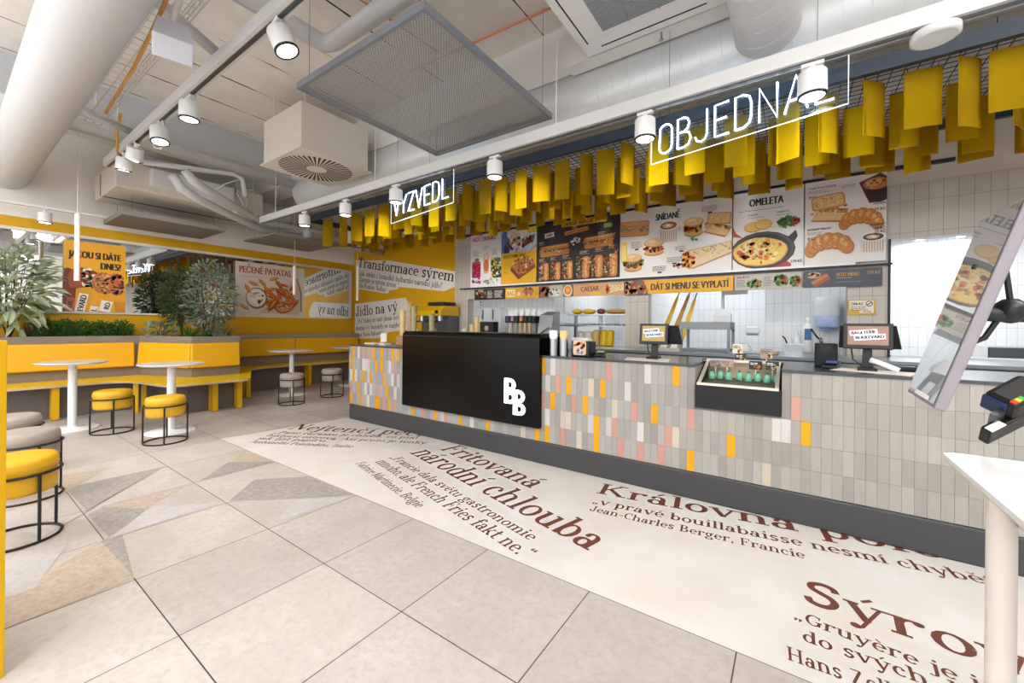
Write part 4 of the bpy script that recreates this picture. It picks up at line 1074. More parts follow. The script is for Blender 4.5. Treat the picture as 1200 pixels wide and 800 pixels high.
bk = [(-8.09, 5.5), (-8.09, 2.71), (-6.955, 2.71), (-6.955, 2.09), (-7.865, 1.735), (-7.865, BY0)]
b.prism([(x, y, 0.425) for x, y in fr + bk], (0, 0, 0.008)); b.build('seat', MATS['seat_yellow'], bn)
b = MB(); b.prism([(x, y, 0.403) for x, y in fr + bk], (0, 0, 0.0215)); b.build('seat_board', MATS['plywood'], bn)
def pad(A, B, z0=0.565, z1=0.912, th=0.06):
    A, B = Vector((*A, 0)), Vector((*B, 0)); d = (B - A).normalized(); n = Vector((d.y, -d.x, 0))
    b = MB(); g = 0.003
    b.prism([A + d * g - n * (th) + Vector((0, 0, z0)), A + d * g + n * 0.012 + Vector((0, 0, z0)), A + d * g - n * 0.012 + Vector((0, 0, z1)), A + d * g - n * th + Vector((0, 0, z1))], d * ((B - A).length - 2 * g))
    b.build('backrest', MATS['bench_yellow'], bn, bevel=0.022, seg=3)
pad((-7.8, BY0), (-7.8, -0.9)); pad((-7.8, -0.9), (-7.8, 1.68)); pad((-7.79, 1.695), (-6.9, 2.045)); pad((-6.885, 2.065), (-6.885, 2.68))
pad((-8.03, 2.74), (-8.03, 4.1), .6, .922); pad((-8.03, 4.1), (-8.03, 5.5), .6, .922)
b = MB(); b.prism([(x, y, 0) for x, y in ((-7.5, BY0), (-7.5, 1.7), (-6.62, 1.95), (-6.62, 2.58), (-6.955, 2.7), (-6.955, 2.09), (-7.865, 1.735), (-7.865, BY0))], (0, 0, .402)); b.build('plinth', M('plinth_brown', '6b625b', .6), bn)
b = MB(); b.prism([(x, y, 0) for x, y in ((-7.86, 2.72), (-7.86, 5.5), (-8.09, 5.5), (-8.09, 2.72))], (0, 0, .402)); b.build('plinth', MATS['plinth_brown'], bn)
def bleg(x, y, dx, dy):
    d = Vector((dx, dy, 0)).normalized(); n = Vector((-d.y, d.x, 0)) * 0.032; P = Vector((x, y, 0)); t = 0.008
    b = MB()
    def bar(a, c, wv, th): b.prism([a - wv, a + wv, a + wv + th, a - wv + th], c - a)
    bar(P, P + Vector((0, 0, 0.403)), n, d * t)
    bar(P + d * 0.13, P + d * 0.13 + Vector((0, 0, 0.403)), n, d * t)
    b.prism([P - n, P + n, P + n + Vector((0, 0, t)), P - n + Vector((0, 0, t))], d * 0.13)
    b.build('leg', MATS['leg_yellow'], bn)
for q in ((-7.33, 0.86, -1, .0), (-7.16, 1.55, -.5, .6), (-6.42, 1.74, -1, .3), (-6.42, 2.2, -1, .0), (-6.44, 2.5, -1, .1), (-7.2, 2.92, -1, .0), (-7.7, 4.2, -1, 0), (-7.33, -0.8, -1, 0), (-7.33, -2.4, -1, 0)): bleg(*q)

pl = thing('planter_box', 'grey laminate planter running behind the bench, filled with dark soil', 'planter', (-7.9, 1, 0))
b = MB()
ow = [(-8.26, BY0), (-7.87, BY0), (-7.87, 1.74), (-6.96, 2.095), (-6.96, 2.7), (-8.26, 2.7)]
iw = [(-8.22, BY0 + .04), (-7.91, BY0 + .04), (-7.91, 1.77), (-7.0, 2.125), (-7.0, 2.66), (-8.22, 2.66)]
n_ = len(ow)
vs = [(x, y, 0) for x, y in ow] + [(x, y, 1.005) for x, y in ow] + [(x, y, 1.005) for x, y in iw] + [(x, y, 0.94) for x, y in iw]
fs = []
for k in range(3): fs += [(k * n_ + i, k * n_ + (i + 1) % n_, (k + 1) * n_ + (i + 1) % n_, (k + 1) * n_ + i) for i in range(n_)]
b.add(vs, fs); b.build('body', MATS['grey_laminate'], pl)
b = MB(); b.poly([(x, y, 0.96) for x, y in iw]); b.build('soil', M('soil', '2c231c', 0.9, var=0.3, scale=60), pl)
lg = thing('bench_ledge', 'grey laminate box ledge behind the far section of the bench', 'ledge', (-8.18, 4, 0))
b = MB(); b.box(-8.28, 2.72, 0, -8.1, 5.53, 0.925); b.build('body', MATS['grey_laminate'], lg)
b = MB(); b.box(-8.28, 2.72, 0.925, -8.095, 5.53, 1.0); b.build('cap', MATS['grey_laminate_light'], lg)

# round tables
def make_table(r):
    t = thing('round_table', '', 'table')
    b = MB(); b.lathe([(r - 0.03, 0.728), (r - 0.006, 0.738), (r, 0.746), (r, 0.75), (r - 0.004, 0.752)], n=40); b.build('tabletop', MATS['white_gloss'], t)
    b = MB(); b.lathe([(0.037, 0.018), (0.037, 0.729)], n=20); b.build('column', MATS['white_metal'], t)
    b = MB(); b.lathe([(0.225, 0), (0.225, 0.006), (0.21, 0.011), (0.05, 0.017), (0.038, 0.03)], n=36); b.build('foot', MATS['white_metal'], t)
    return t
GT = 'white round tables along the wall bench'
t1 = make_table(0.29); t1.location = (-6.64, 0.905, 0); t1['label'] = 'white round table nearest the left edge, before the straight bench section'; t1['group'] = GT
dup(t1, (-5.64, 1.515, 0), 'white round table in front of the planter corner, between two yellow stools', 0, GT)
t2 = make_table(0.36); t2.location = (-7.0, 3.5, 0); t2['label'] = 'white round table with a grey stool before it, beyond the planter'; t2['group'] = GT
dup(t2, (-7.2, 4.75, 0), 'white round table half hidden behind the counter end', 0, GT)

# stools
def make_stool(mat):
    t = thing('round_stool', '', 'stool')
    b = MB(); b.lathe([(0.14, 0.262), (0.153, 0.267), (0.157, 0.285), (0.158, 0.36), (0.155, 0.373), (0.155, 0.378), (0.16, 0.39), (0.16, 0.43), (0.15, 0.452), (0.13, 0.458), (0.05, 0.461), (0.004, 0.4615)], n=40)
    c = b.build('cushion', mat, t)
    b = MB(); b.tube([(0.161 * math.cos(rad(a)), 0.161 * math.sin(rad(a)), 0.405) for a in range(0, 360, 12)], 0.0016, 5, True); b.build('piping', mat, c)
    b = MB(); b.tube([(0.17 * math.cos(rad(a)), 0.17 * math.sin(rad(a)), 0.372) for a in range(0, 360, 9)], 0.0075, 7, True); b.build('ring', MATS['black_metal'], t)
    b = MB(); b.tube([(0.172 * math.cos(rad(a)), 0.172 * math.sin(rad(a)), 0.0075) for a in range(0, 360, 9)], 0.0075, 7, True); b.build('base_ring', MATS['black_metal'], t)
    for a in (0, 90, 180, 270):
        b = MB(); x, y = 0.172 * math.cos(rad(a)), 0.172 * math.sin(rad(a)); b.cyl((x, y, 0.008), (x, y, 0.372), 0.0075, n=8); b.build('leg', MATS['black_metal'], t)
    return t
GS_ = 'round stools with black wire frames'
s1 = make_stool(MATS['stool_yellow']); s1.location = (-6.11, 1.135, 0); s1.rotation_euler.z = rad(-8); s1['label'] = 'yellow round stool between the two nearest white tables'; s1['group'] = GS_
dup(s1, (-5.2, 1.355, 0), 'yellow round stool in front of the planter corner table', rad(-18), GS_)
dup(s1, (-3.5, 0.268, 0), 'big yellow round stool at the left edge, closest to the viewer', rad(24), GS_)
s2 = make_stool(MATS['stool_grey']); s2.location = (-6.17, 3.09, 0); s2.rotation_euler.z = rad(-20); s2['label'] = 'grey round stool right in front of the far white table column'; s2['group'] = GS_
dup(s2, (-6.31, 3.82, 0), 'grey round stool nearest the counter end', rad(-28), GS_)
g1, g2 = at(20, 531, z=0.02), at(12, 505, z=0.02)
dup(s2, (-4.28, 0.37, 0), 'grey round stool directly behind the nearest yellow stool', rad(15), GS_)
dup(s2, (-5.05, 0.36, 0), 'grey round stool second behind the nearest yellow stool at left edge', rad(40), GS_)

# yellow frame end at the left border of the view
ps = thing('yellow_divider', 'yellow metal divider whose edge stands at the left border of the view', 'divider', (-1.75, -0.35, 0))
b = MB(); e = at(5.5, 792, z=0)
b.prism([(e.x, e.y, 0), (e.x + .02, e.y - .045, 0), (e.x - .6, e.y - .32, 0), (e.x - .62, e.y - .275, 0)], (0, 0, 1.135)); b.build('panel', MATS['leg_yellow'], ps, bevel=0.003)
b = MB(); b.prism([(e.x - .02, e.y - .02, 1.135), (e.x + .0, e.y - .05, 1.135), (e.x - .58, e.y - .32, 1.135), (e.x - .6, e.y - .29, 1.135)], (0, 0, 0.012)); b.build('cap_rail', MATS['leg_yellow'], ps)

# ================================================================== plants
def leafmat(n, a, bq):
    def f(nt, N, L, b):
        tc = N.new('ShaderNodeTexCoord'); n1 = noise(N, L, tc, 9, 3)
        L.new(nmix(N, L, rng(N, L, n1, 0.3, 0.7, 0, 1), lin(a), lin(bq)), b.inputs['Base Color'])
        tr = N.new('ShaderNodeBsdfTranslucent'); tr.inputs['Color'].default_value = (*lin(bq), 1)
        ms = N.new('ShaderNodeMixShader'); ms.inputs[0].default_value = 0.25
        L.new(b.outputs[0], ms.inputs[1]); L.new(tr.outputs[0], ms.inputs[2]); L.new(ms.outputs[0], N['Material Output'].inputs[0])
    return node_mat(n, f, 0.45, 0.4)
leafmat('leaf_light', '8a9c7a', 'c2ceb2'); leafmat('leaf_dark', '36472a', '5d7044'); leafmat('leaf_olive', '5f7058', 'a9b5a2')
leafmat('leaf_green', '2f5a26', '5a8a3c'); leafmat('leaf_fern', '345a26', '5c8a3c'); leafmat('leaf_red', '6a4436', '94705a'); leafmat('leaf_blue', '5f7a68', '93aa92')
M('bark', '5a4836', 0.85, var=0.2, scale=50)
def leaf(mb, P, d, L, W, R, fold=0.25, droop=0.3):
    d = Vector(d).normalized(); s_ = d.cross(Vector((0, 0, 1)))
    s_ = s_.normalized() if s_.length > 1e-3 else Vector((1, 0, 0))
    s_ = (Matrix.Rotation(R.uniform(-.9, .9), 3, d) @ s_); u = s_.cross(d)
    prof = [(0, .08), (.3, .9), (.55, 1), (.8, .6), (1, .02)]
    vs = []
    for t, w in prof:
        c = P + d * (L * t) - Vector((0, 0, 1)) * (L * droop * t * t)
        vs += [c - s_ * (W * w / 2) + u * (W * fold * w), c, c + s_ * (W * w / 2) + u * (W * fold * w)]
    fs = []
    for i in range(4):
        for k in (0, 1): fs.append((3 * i + k, 3 * i + k + 1, 3 * i + k + 4, 3 * i + k + 3))
    mb.add(vs, fs)
def shrub(name, label, cat, base, c, rr, n, L, W, mat, seed, stems=4, group=None, droop=0.3, up=0.3):
    R = random.Random(seed); base, c = Vector(base), Vector(c)
    t = thing(name, label, cat, base, group)
    b = MB(); tips = []
    for i in range(stems):
        a = R.uniform(0, 6.28); q = R.uniform(.2, .8)
        tip = c + Vector((rr[0] * q * math.cos(a), rr[1] * q * math.sin(a), rr[2] * R.uniform(.1, .8)))
        mid = base.lerp(tip, .5) + Vector((R.uniform(-.03, .03), R.uniform(-.03, .03), 0))
        b.tube([base, base.lerp(mid, .5), mid, tip], [.009, .008, .006, .003], 5); tips.append((mid, tip))
    b.build('stem', MATS['bark'], t)
    b = MB()
    for i in range(n):
        while True:
            q = Vector((R.uniform(-1, 1), R.uniform(-1, 1), R.uniform(-1, 1)))
            if q.length < 1 and (q.length > .45 or R.random() < .3): break
        P = c + Vector((q.x * rr[0], q.y * rr[1], q.z * rr[2]))
        P.x = max(P.x, XW + 0.13)
        d = Vector((q.x, q.y, q.z * .5 + up)) + Vector((R.uniform(-.5, .5), R.uniform(-.5, .5), R.uniform(-.4, .4)))
        leaf(b, P, d, L * R.uniform(.6, 1.2), W * R.uniform(.7, 1.2), R, droop=droop)
    # keep the leaves off the mirror
    b.v = [(max(x, XW + 0.06), y, z) for (x, y, z) in b.v]
    b.build('foliage', MATS[mat], t)
    return t
def tuft(name, label, cat, base, n, L, W, mat, seed, spread=1.0, group=None, arch=0.5):
    R = random.Random(seed); base = Vector(base); t = thing(name, label, cat, base, group)
    b = MB()
    for i in range(n):
        a = R.uniform(0, 6.28); e = R.uniform(.25, 1.0) * spread
        d = Vector((math.cos(a) * e, math.sin(a) * e, 1)).normalized(); l = L * R.uniform(.6, 1.1)
        s_ = Vector((-math.sin(a), math.cos(a), 0)); vs = []
        for k in range(6):
            q = k / 5; c = base + d * (l * q) + Vector((math.cos(a), math.sin(a), -.6)) * (arch * l * q * q * .6)
            w = W * (1 - q) ** .6 * .5 + .0006
            vs += [c - s_ * w, c + s_ * w]
        b.add(vs, [(2 * k, 2 * k + 1, 2 * k + 3, 2 * k + 2) for k in range(5)])
    b.v = [(max(x, XW + 0.06), y, max(z, 0.965)) for (x, y, z) in b.v]
    b.build('blades', MATS[mat], t)
    return t
PZ = 0.96
shrub('leafy_plant', 'tall pale green plant with long pointed leaves at the left end of the planter', 'plant', (-8.05, .55, PZ), (-7.9, .58, 1.62), (.25, .34, .5), 330, .2, .06, 'leaf_light', 3, 7, None, .35, .25)
shrub('shrub', 'dark small-leaved upright shrub in front of the mirror', 'shrub', (-7.7, 2.2, PZ), (-7.7, 2.16, 1.62), (.24, .24, .46), 1250, .075, .03, 'leaf_dark', 5, 9)
shrub('shrub', 'silvery green small-leaved shrub taller than the dark one beside it', 'shrub', (-7.4, 2.42, PZ), (-7.4, 2.45, 1.6), (.28, .34, .57), 1700, .075, .03, 'leaf_olive', 6, 10)
GF = 'low fern clumps along the planter'
for i, (y, lab) in enumerate(((.98, 'low dark green fern clump right beside the tall pale plant'), (1.12, 'low green fern clump below the middle of the yellow poster'), (1.32, 'low green fern clump left of the grey-green broad leaved plant'), (1.52, 'low green fern clump at the right end of the fern row'), (.8, 'low dark fern clump beneath the tall pale plant'))):
    shrub('fern', lab, 'fern', (-8.05, y * 1.04, PZ), (-8.05, y * 1.04, 1.07), (.12, .12, .13), 330, .08, .024, 'leaf_fern', 20 + i, 3, GF, .2, .7)
tuft('grass_plant', 'reddish brown grass tuft at the foot of the tall pale plant', 'grass plant', (-8.05, .69, PZ), 60, .3, .012, 'leaf_red', 8, .8)
shrub('broad_leaved_plant', 'grey-green broad leaved plant below the dark shrub', 'plant', (-7.7, 1.95, PZ), (-7.7, 1.95, 1.09), (.16, .17, .12), 80, .1, .06, 'leaf_blue', 12, 4, None, .2, .5)
tuft('spider_plant', 'bright green strap-leaved plant at the planter front corner', 'plant', (-7.2, 2.15, PZ), 40, .27, .026, 'leaf_green', 9, .9)
tuft('grass_plant', 'reddish grass tuft overhanging the right end of the planter', 'grass plant', (-7.12, 2.56, PZ), 90, .3, .009, 'leaf_red', 10, 1.0)
tuft('grass_plant', 'green grass tuft between the strap-leaved plant and red grass', 'grass plant', (-7.15, 2.33, PZ), 50, .22, .014, 'leaf_green', 14, .9)
shrub('succulent', 'round pale green succulent at the planter rim', 'plant', (-7.06, 2.46, PZ), (-7.06, 2.46, 1.02), (.07, .08, .06), 60, .05, .03, 'leaf_blue', 13, 2, None, .1, .8)

# ================================================================== under the ceiling
WM = MATS['white_metal']
M('duct_white', 'cdced1', 0.45, var=0.03, spec=0.4)
M('galvanised', 'd5d8da', 0.35, metal=0.25, var=0.03)
def duct(name, label, p0, p1, r, ribs=0.12, mat='duct_white', flange=0.006, n=36, caps=None):
    t = thing(name, label, 'duct', Vector(p0).lerp(Vector(p1), .5))
    p0, p1 = Vector(p0), Vector(p1); d = (p1 - p0).normalized(); L = (p1 - p0).length
    b = MB(); b.cyl(p0, p1, r, n=n); b.build('pipe', MATS[mat], t)
    if ribs:
        a = d.orthogonal().normalized(); c = d.cross(a); b = MB(); pts = []
        turns = int(L / ribs); N_ = 20
        for i in range(turns * N_ + 1):
            th = 2 * math.pi * i / N_
            pts.append(p0 + d * (ribs * i / N_) + (a * math.cos(th) + c * math.sin(th)) * (r + 0.0005))
        b.tube(pts, 0.0028, 4); b.build('spiral_seam', MATS[mat], t)
    for f in (caps or []):
        b = MB(); q = p0 + d * (L * f); b.cyl(q - d * 0.02, q + d * 0.02, r + flange, n=n); b.build('collar', MATS[mat], t)
    return t
duct('air_duct', 'very large smooth white duct crossing the upper left corner', (XW + .02, .54, 3.1), (-.7, .54, 3.1), .2, 0, caps=(0.004,))
duct('air_duct', 'long white spiral duct running behind the lighting track along the counter', (-6.2, 3.33, 3.2), (4.3, 3.33, 3.2), .25, .13, 'galvanised')
duct('air_duct', 'thick white spiral duct coming forward overhead at the top right', (-.16, .95, 3.14), (-.16, 3.08, 3.14), .185, .15, caps=(.7, .74))

def track(label, x0, x1, y, z, w=.036, h=.085):
    t = thing('lighting_track', label, 'lighting track', ((x0 + x1) / 2, y, z))
    b = MB(); b.box(x0, y - w, z, x1, y + w, z + h); b.build('trunking', M('track_grey', 'cfcfcf', .45, var=.02), t)
    b = MB(); b.box(x0 + .02, y - .012, z - .008, x1 - .02, y + .012, z); b.build('track_slot', MATS['steel_dark'], t)
    x = x0 + .4
    while x < x1: b = MB(); b.cyl((x, y, z + h), (x, y, ZD), .004, n=6); b.build('hanger', WM, t); x += 2.2
    return t
track('white lighting track running the whole length above the counter front', -6.3, 4.3, 2.71, 2.64)
track('white lighting track crossing the upper left of the ceiling under the big duct', -6.4, -.5, 1.13, 2.96)

def make_spot():
    t = thing('spotlight', '', 'spotlight')
    b = MB(); b.cyl((0, 0, 0), (0, 0, -.05), .018, n=10); b.build('stem', WM, t)
    b = MB(); b.box(-.05, -.016, -.018, .05, .016, 0.0); b.build('adapter', WM, t)
    h = MB(); h.lathe([(.062, -.05), (.066, -.056), (.067, -.17), (.067, -.178)], n=28); hd = h.build('lamp_body', WM, t)
    b = MB(); b.lathe([(.0675, -.172), (.0675, -.183), (.057, -.183), (.057, -.179)], n=24, cap=False); b.build('rim', MATS['black_metal'], hd)
    b = MB(); b.lathe([(.001, -.1795), (.057, -.1795)], n=24, cap=False); b.build('lens', M('lamp_lens', 'fff6e6', .4, emit=7.0, var=0), hd)
    return t
def spotlamp(loc, aim, power, ang=70, col=(1, .95, .87)):
    l = bpy.data.lights.new('spotlight_beam', 'SPOT'); l.energy = power; l.spot_size = rad(ang); l.spot_blend = .6; l.color = col; l.shadow_soft_size = .05
    o = bpy.data.objects.new('spotlight_beam', l); o.location = loc; C.objects.link(o)
    o.rotation_euler = (Vector(aim) - Vector(loc)).to_track_quat('-Z', 'Y').to_euler()
sp0 = None
def spot(u, v, z, label, aim=None, power=0, tilt=(0, 0), Y=None):
    global sp0
    p = at(u, v, Y=Y)
    p.z = z
    if sp0 is None: sp0 = make_spot(); o = sp0
    else: o = copy_tree(sp0)
    o.location = p; o.rotation_euler = (rad(tilt[0]), rad(tilt[1]), 0)
    o['label'] = label; o['group'] = 'spotlights on the white tracks'
    if power: spotlamp(p + Vector((0, 0, -.2)), aim, power)
T1, T2 = 2.631, 2.951
spot(952, 80, T1, 'white cylinder spotlight hiding the last letter of OBJEDNAL', (.1, 5.3, 2.3), SPOT, Y=2.71)
spot(756, 135, T1, 'white cylinder spotlight at the first letter of OBJEDNAL', (-1.2, 5.3, 2.3), SPOT, Y=2.71)
spot(580, 184, T1, 'white cylinder spotlight right of the sign VYZVEDL', (-2.6, 5.3, 2.2), SPOT, Y=2.71)
spot(464, 219, T1, 'white cylinder spotlight hiding the first letter of VYZVEDL', (-3.9, 5.3, 2.3), SPOT, Y=2.71)
spot(405, 236, T1, 'white cylinder spotlight left of the sign VYZVEDL on the counter track', (-5.2, 5.5, 1.9), SPOT, Y=2.71)
spot(357, 250, T1, 'white cylinder spotlight at the far left end of the counter track', (-6.2, 3.9, 0.4), SPOT * .6, Y=2.71)
spot(322, 60, T2, 'bright white spotlight tilted towards the viewer left of the perforated panel', (-2.8, 1.2, 0), SPOT * .8, (14, -18), Y=1.13)
spot(222, 122, T2, 'white spotlight hanging straight below the upper left track', (-4, 1.0, 0), SPOT * .8, Y=1.13)
spot(186, 168, T2, 'white spotlight next to the big blue-grey beam, slightly tilted', (-5.4, 1.3, 0), SPOT * .8, (0, -12), Y=1.13)
spot(160, 188, T2, 'white spotlight tilted away near the white ceiling unit', (-7.8, .6, 1.5), SPOT * .6, (0, 30), Y=1.13)
spot(146, 202, T2, 'white spotlight last on the upper left track, before the ceiling unit', (-7.8, 2.2, 1.4), SPOT * .6, (0, 12), Y=1.13)
# short track by the left wall
lt = thing('lighting_track', 'short white lighting track beside the mirror wall at far left', 'lighting track', (-8.0, .9, 2.66))
b = MB(); b.box(-8.02, -.6, 2.66, -7.96, 1.55, 2.69); b.build('trunking', WM, lt)
for y in (-.2, 1.15): b = MB(); b.cyl((-7.99, y, 2.69), (-7.99, y, ZD), .004, n=6); b.build('hanger', WM, lt)
o = copy_tree(sp0); o.location = (-7.99, .83, 2.66); o.rotation_euler = (0, 0, 0); o['label'] = 'white spotlight on the short track at far left above the mirror'; o['group'] = 'spotlights on the white tracks'
o = copy_tree(sp0); o.location = (-6.95, 3.72, 2.86); o.rotation_euler = (0, 0, 0); o['label'] = 'small-looking white spotlight below the pipes left of the counter track'; o['group'] = 'spotlights on the white tracks'
st_ = thing('spotlight_bracket', 'short white rod holding the spotlight below the pipes', 'bracket', (-6.95, 3.72, 2.86)); b = MB(); b.cyl((-6.95, 3.72, 2.862), (-6.95, 3.72, 3.36), .006, n=6); b.build('rod', WM, st_)

# perforated panel
pp = thing('perforated_panel', 'large square grey perforated metal panel hung from wires in the middle of the ceiling', 'ceiling panel', (-2.3, 2.2, 2.92))
px0, px1, py0, py1, pz = -2.97, -1.64, 1.5, 2.9, 2.9
def b_perf(nt, N, L, b):
    tc = N.new('ShaderNodeTexCoord'); sp = N.new('ShaderNodeSeparateXYZ'); L.new(tc.outputs['Object'], sp.inputs[0])
    k = math.sqrt(.5); P = .0155; d = []
    for (A, B_) in ((k, k), (k, -k)):
        q = nmath(N, L, 'ADD', nmath(N, L, 'MULTIPLY', sp.outputs['X'], A / P), nmath(N, L, 'MULTIPLY', sp.outputs['Y'], B_ / P))
        f = nmath(N, L, 'SUBTRACT', nmath(N, L, 'FRACT', q), 0.5); d.append(nmath(N, L, 'MULTIPLY', f, f))
    hole = nmath(N, L, 'LESS_THAN', nmath(N, L, 'ADD', *d), 0.1)
    b.inputs['Base Color'].default_value = (*lin('8f8f90'), 1)
    tr = N.new('ShaderNodeBsdfTransparent'); ms = N.new('ShaderNodeMixShader')
    L.new(hole, ms.inputs[0]); L.new(b.outputs[0], ms.inputs[1]); L.new(tr.outputs[0], ms.inputs[2]); L.new(ms.outputs[0], N['Material Output'].inputs[0])
node_mat('perforated_metal', b_perf, 0.5)
b = MB(); b.box(px0 + .02, py0 + .02, pz + .006, px1 - .02, py1 - .02, pz + .0075); b.build('perforated_sheet', MATS['perforated_metal'], pp)
b = MB(); fm = M('frame_grey', '8a8f99', 0.4, metal=.3)
for q in ((px0, py0, px1, py0 + .025), (px0, py1 - .025, px1, py1), (px0, py0 + .025, px0 + .025, py1 - .025), (px1 - .025, py0 + .025, px1, py1 - .025)): b.box(q[0], q[1], pz, q[2], q[3], pz + .045)
b.build('frame', fm, pp)
for x in (px0 + .06, px1 - .06):
    for y in (py0 + .06, py1 - .06): b = MB(); b.cyl((x, y, pz + .03), (x, y, ZD if y < 3 else 3.4), .0018, n=5); b.build('hanger', MATS['steel_dark'], pp)

# swirl diffuser box
def diffuser(label, x0, x1, y0, y1, z, h, top):
    t = thing('air_diffuser', label, 'air diffuser', ((x0 + x1) / 2, (y0 + y1) / 2, z))
    m = .03
    b = MB(); b.box(x0 + m, y0 + m, z + .012, x1 - m, y1 - m, z + h); b.build('plenum_box', M('diffuser_white', 'd9d3c9', .6, var=.02), t)
    f = MB(); f.box(x0, y0, z, x1, y1, z + .012); fp = f.build('face_plate', MATS['diffuser_white'], t)
    cx, cy = (x0 + x1) / 2, (y0 + y1) / 2; R = min(x1 - x0, y1 - y0) * .455
    b = MB()
    for i in range(44):
        a = 2 * math.pi * i / 44; w = .013
        u = Vector((math.cos(a), math.sin(a), 0)); v = Vector((-u.y, u.x, 0)); c = Vector((cx, cy, z - .0012))
        b.prism([c + u * R * .28 - v * w * .25, c + u * R * .28 + v * w * .25, c + u * R + v * w, c + u * R - v * w], (0, 0, .0012))
    b.build('swirl_slots', M('slot_dark', '2f2c28', .7), fp)
    b = MB()
    for (x, y) in ((x0 + .1, y0 + .1), (x1 - .1, y0 + .1), (x0 + .1, y1 - .1), (x1 - .1, y1 - .1)): b.cyl((x, y, z + h), (x, y, top), .004, n=5)
    b.build('hanger', WM, t)
diffuser('large white ceiling box with a round swirl grille beside the perforated panel', -5.02, -4.14, 2.13, 2.98, 3.0, .5, ZD)
diffuser('small-looking white ceiling box with swirl grille near the pick-up wall', -6.75, -6.2, 4.15, 4.72, 2.62, .45, 3.1)

# ceiling cassette
cs = thing('cassette_unit', 'white square air conditioning cassette with a ribbed grille at the top edge', 'air conditioner', (-.86, 2.4, 3.3))
b = MB(); b.box(-1.25, 2.02, 3.33, -.42, 2.84, ZD - .005); b.build('casing', WM, cs)
b = MB(); b.box(-1.335, 1.94, 3.3, -.34, 2.92, 3.33); b.build('face_panel', M('cassette_white', 'e9eaec', .4), cs)
b = MB()
for q in ((-1.2, 2.85, -.48, 2.862), (-1.2, 1.99, -.48, 2.0), (-1.28, 2.06, -1.27, 2.78), (-.41, 2.06, -.4, 2.78)): b.box(q[0], q[1], 3.2985, q[2], q[3], 3.3)
b.build('air_slot', MATS['black_matte'], cs)
b = MB()
for i in range(34):
    y = 2.16 + i * .0165; b.box(-1.13, y, 3.294, -.55, y + .007, 3.3)
for x in (-.94, -.74): b.box(x - .004, 2.15, 3.2935, x + .004, 2.72, 3.3)
b.build('intake_grille', M('grille_grey', '8f959c', .5), cs)
b = MB(); b.cyl((-.8, 2.99, 3.27), (-.8, 2.99, 3.36), .008, n=8); b.cyl((-.8, 2.99, 3.262), (-.8, 2.99, 3.27), .016, n=10)
sk = thing('sprinkler', 'small chrome sprinkler head beside the ceiling cassette', 'sprinkler', (-.8, 2.99, 3.262)); b.build('head', MATS['steel'], sk)
b = MB(); b.box(-1.55, 2.96, 3.32, 4.3, 3.1, 3.5); struct(b.build('trim_6', MATS['beam_white']))

# ducted unit at the left and acoustic panels
un = thing('air_conditioning_unit', 'big white ducted ceiling unit hung near the left wall', 'air conditioner', (-7.5, 2.2, 2.9))
b = MB(); b.box(-8.1, 1.3, 2.9, -6.95, 3.0, 3.24); b.build('casing', MATS['diffuser_white'], un, bevel=.008)
b = MB(); b.box(-6.95, 1.62, 2.98, -6.82, 2.55, 3.2); b.build('control_box', WM, un, bevel=.006)
b = MB(); b.box(-7.75, 1.295, 2.91, -7.73, 1.3, 3.2); b.box(-7.7, 1.32, 2.896, -7.66, 2.98, 2.9); b.build('panel_joint', MATS['slot_dark'], un)
b = MB(); b.cyl((-7.4, 3.001, 3.1), (-7.4, 3.6, 3.1), .16, n=20); b.build('outlet_spigot', MATS['duct_white'], un)
for (x, y) in ((-8, 1.4), (-7.05, 1.4), (-8, 2.9), (-7.05, 2.9)): b = MB(); b.cyl((x, y, 3.24), (x, y, ZD), .005, n=6); b.build('hanger', WM, un)
M('acoustic_grey', '8b8682', .9, var=.05, scale=40)
def acoustic(label, x0, x1, y0, y1, z, th):
    t = thing('acoustic_panel', label, 'acoustic panel', ((x0 + x1) / 2, (y0 + y1) / 2, z))
    b = MB(); b.box(x0, y0, z, x1, y1, z + th); b.build('panel', MATS['acoustic_grey'], t, bevel=.004)
    for x in (x0 + .12, x1 - .12):
        for y in (y0 + .12, y1 - .12): b = MB(); b.cyl((x, y, z + th), (x, y, 2.897 if y < 3 else ZD), .002, n=5); b.build('hanger', MATS['steel_dark'], t)
acoustic('thick grey acoustic panel hung below the white ducted unit', -8.15, -7.15, 1.4, 2.57, 2.6, .07)
acoustic('thin grey acoustic panel near the pick-up corner', -7.76, -6.66, 3.05, 4.17, 2.6, .03)

# pipes and cable ways
def pipe(label, pts, r, mat='duct_white', n=12, name='pipe', cat='pipe'):
    t = thing(name, label, cat, pts[0]); b = MB(); b.tube(pts, r, n); b.build('tube', MATS[mat], t); return t
pipe('white pipe running parallel above the upper left track', [(-6.3, 1.225, 3.14), (-.5, 1.225, 3.14)], .048)
pipe('white waste pipe with an elbow left of the perforated panel', [(-3.19, -.6, 3.5), (-3.19, 1.76, 3.5), (-3.17, 1.83, 3.5), (-3.1, 1.86, 3.5), (.5, 1.9, 3.5)], .068)
pipe('white pipe sloping past the loudspeaker to the track', [(-3.46, .2, 3.42), (-3.5, .84, 3.34), (-3.57, 1.2, 3.23)], .04)
pipe('white pipe running from the track end toward the counter grid', [(-6.1, 1.2, 3.0), (-6.2, 2.3, 3.2), (-6.22, 2.42, 3.18), (-6.22, 2.46, 2.95)], .03)
pipe('thick white insulated pipe below the beam, upper of a pair', [(-5.92, 1.7, 3.0), (-5.92, 1.78, 2.9), (-5.98, 1.95, 2.84), (-6.5, 2.45, 2.84), (-7.05, 3.05, 2.84), (-7.0, 3.8, 2.83), (-7.1, 5.5, 2.82)], .052)
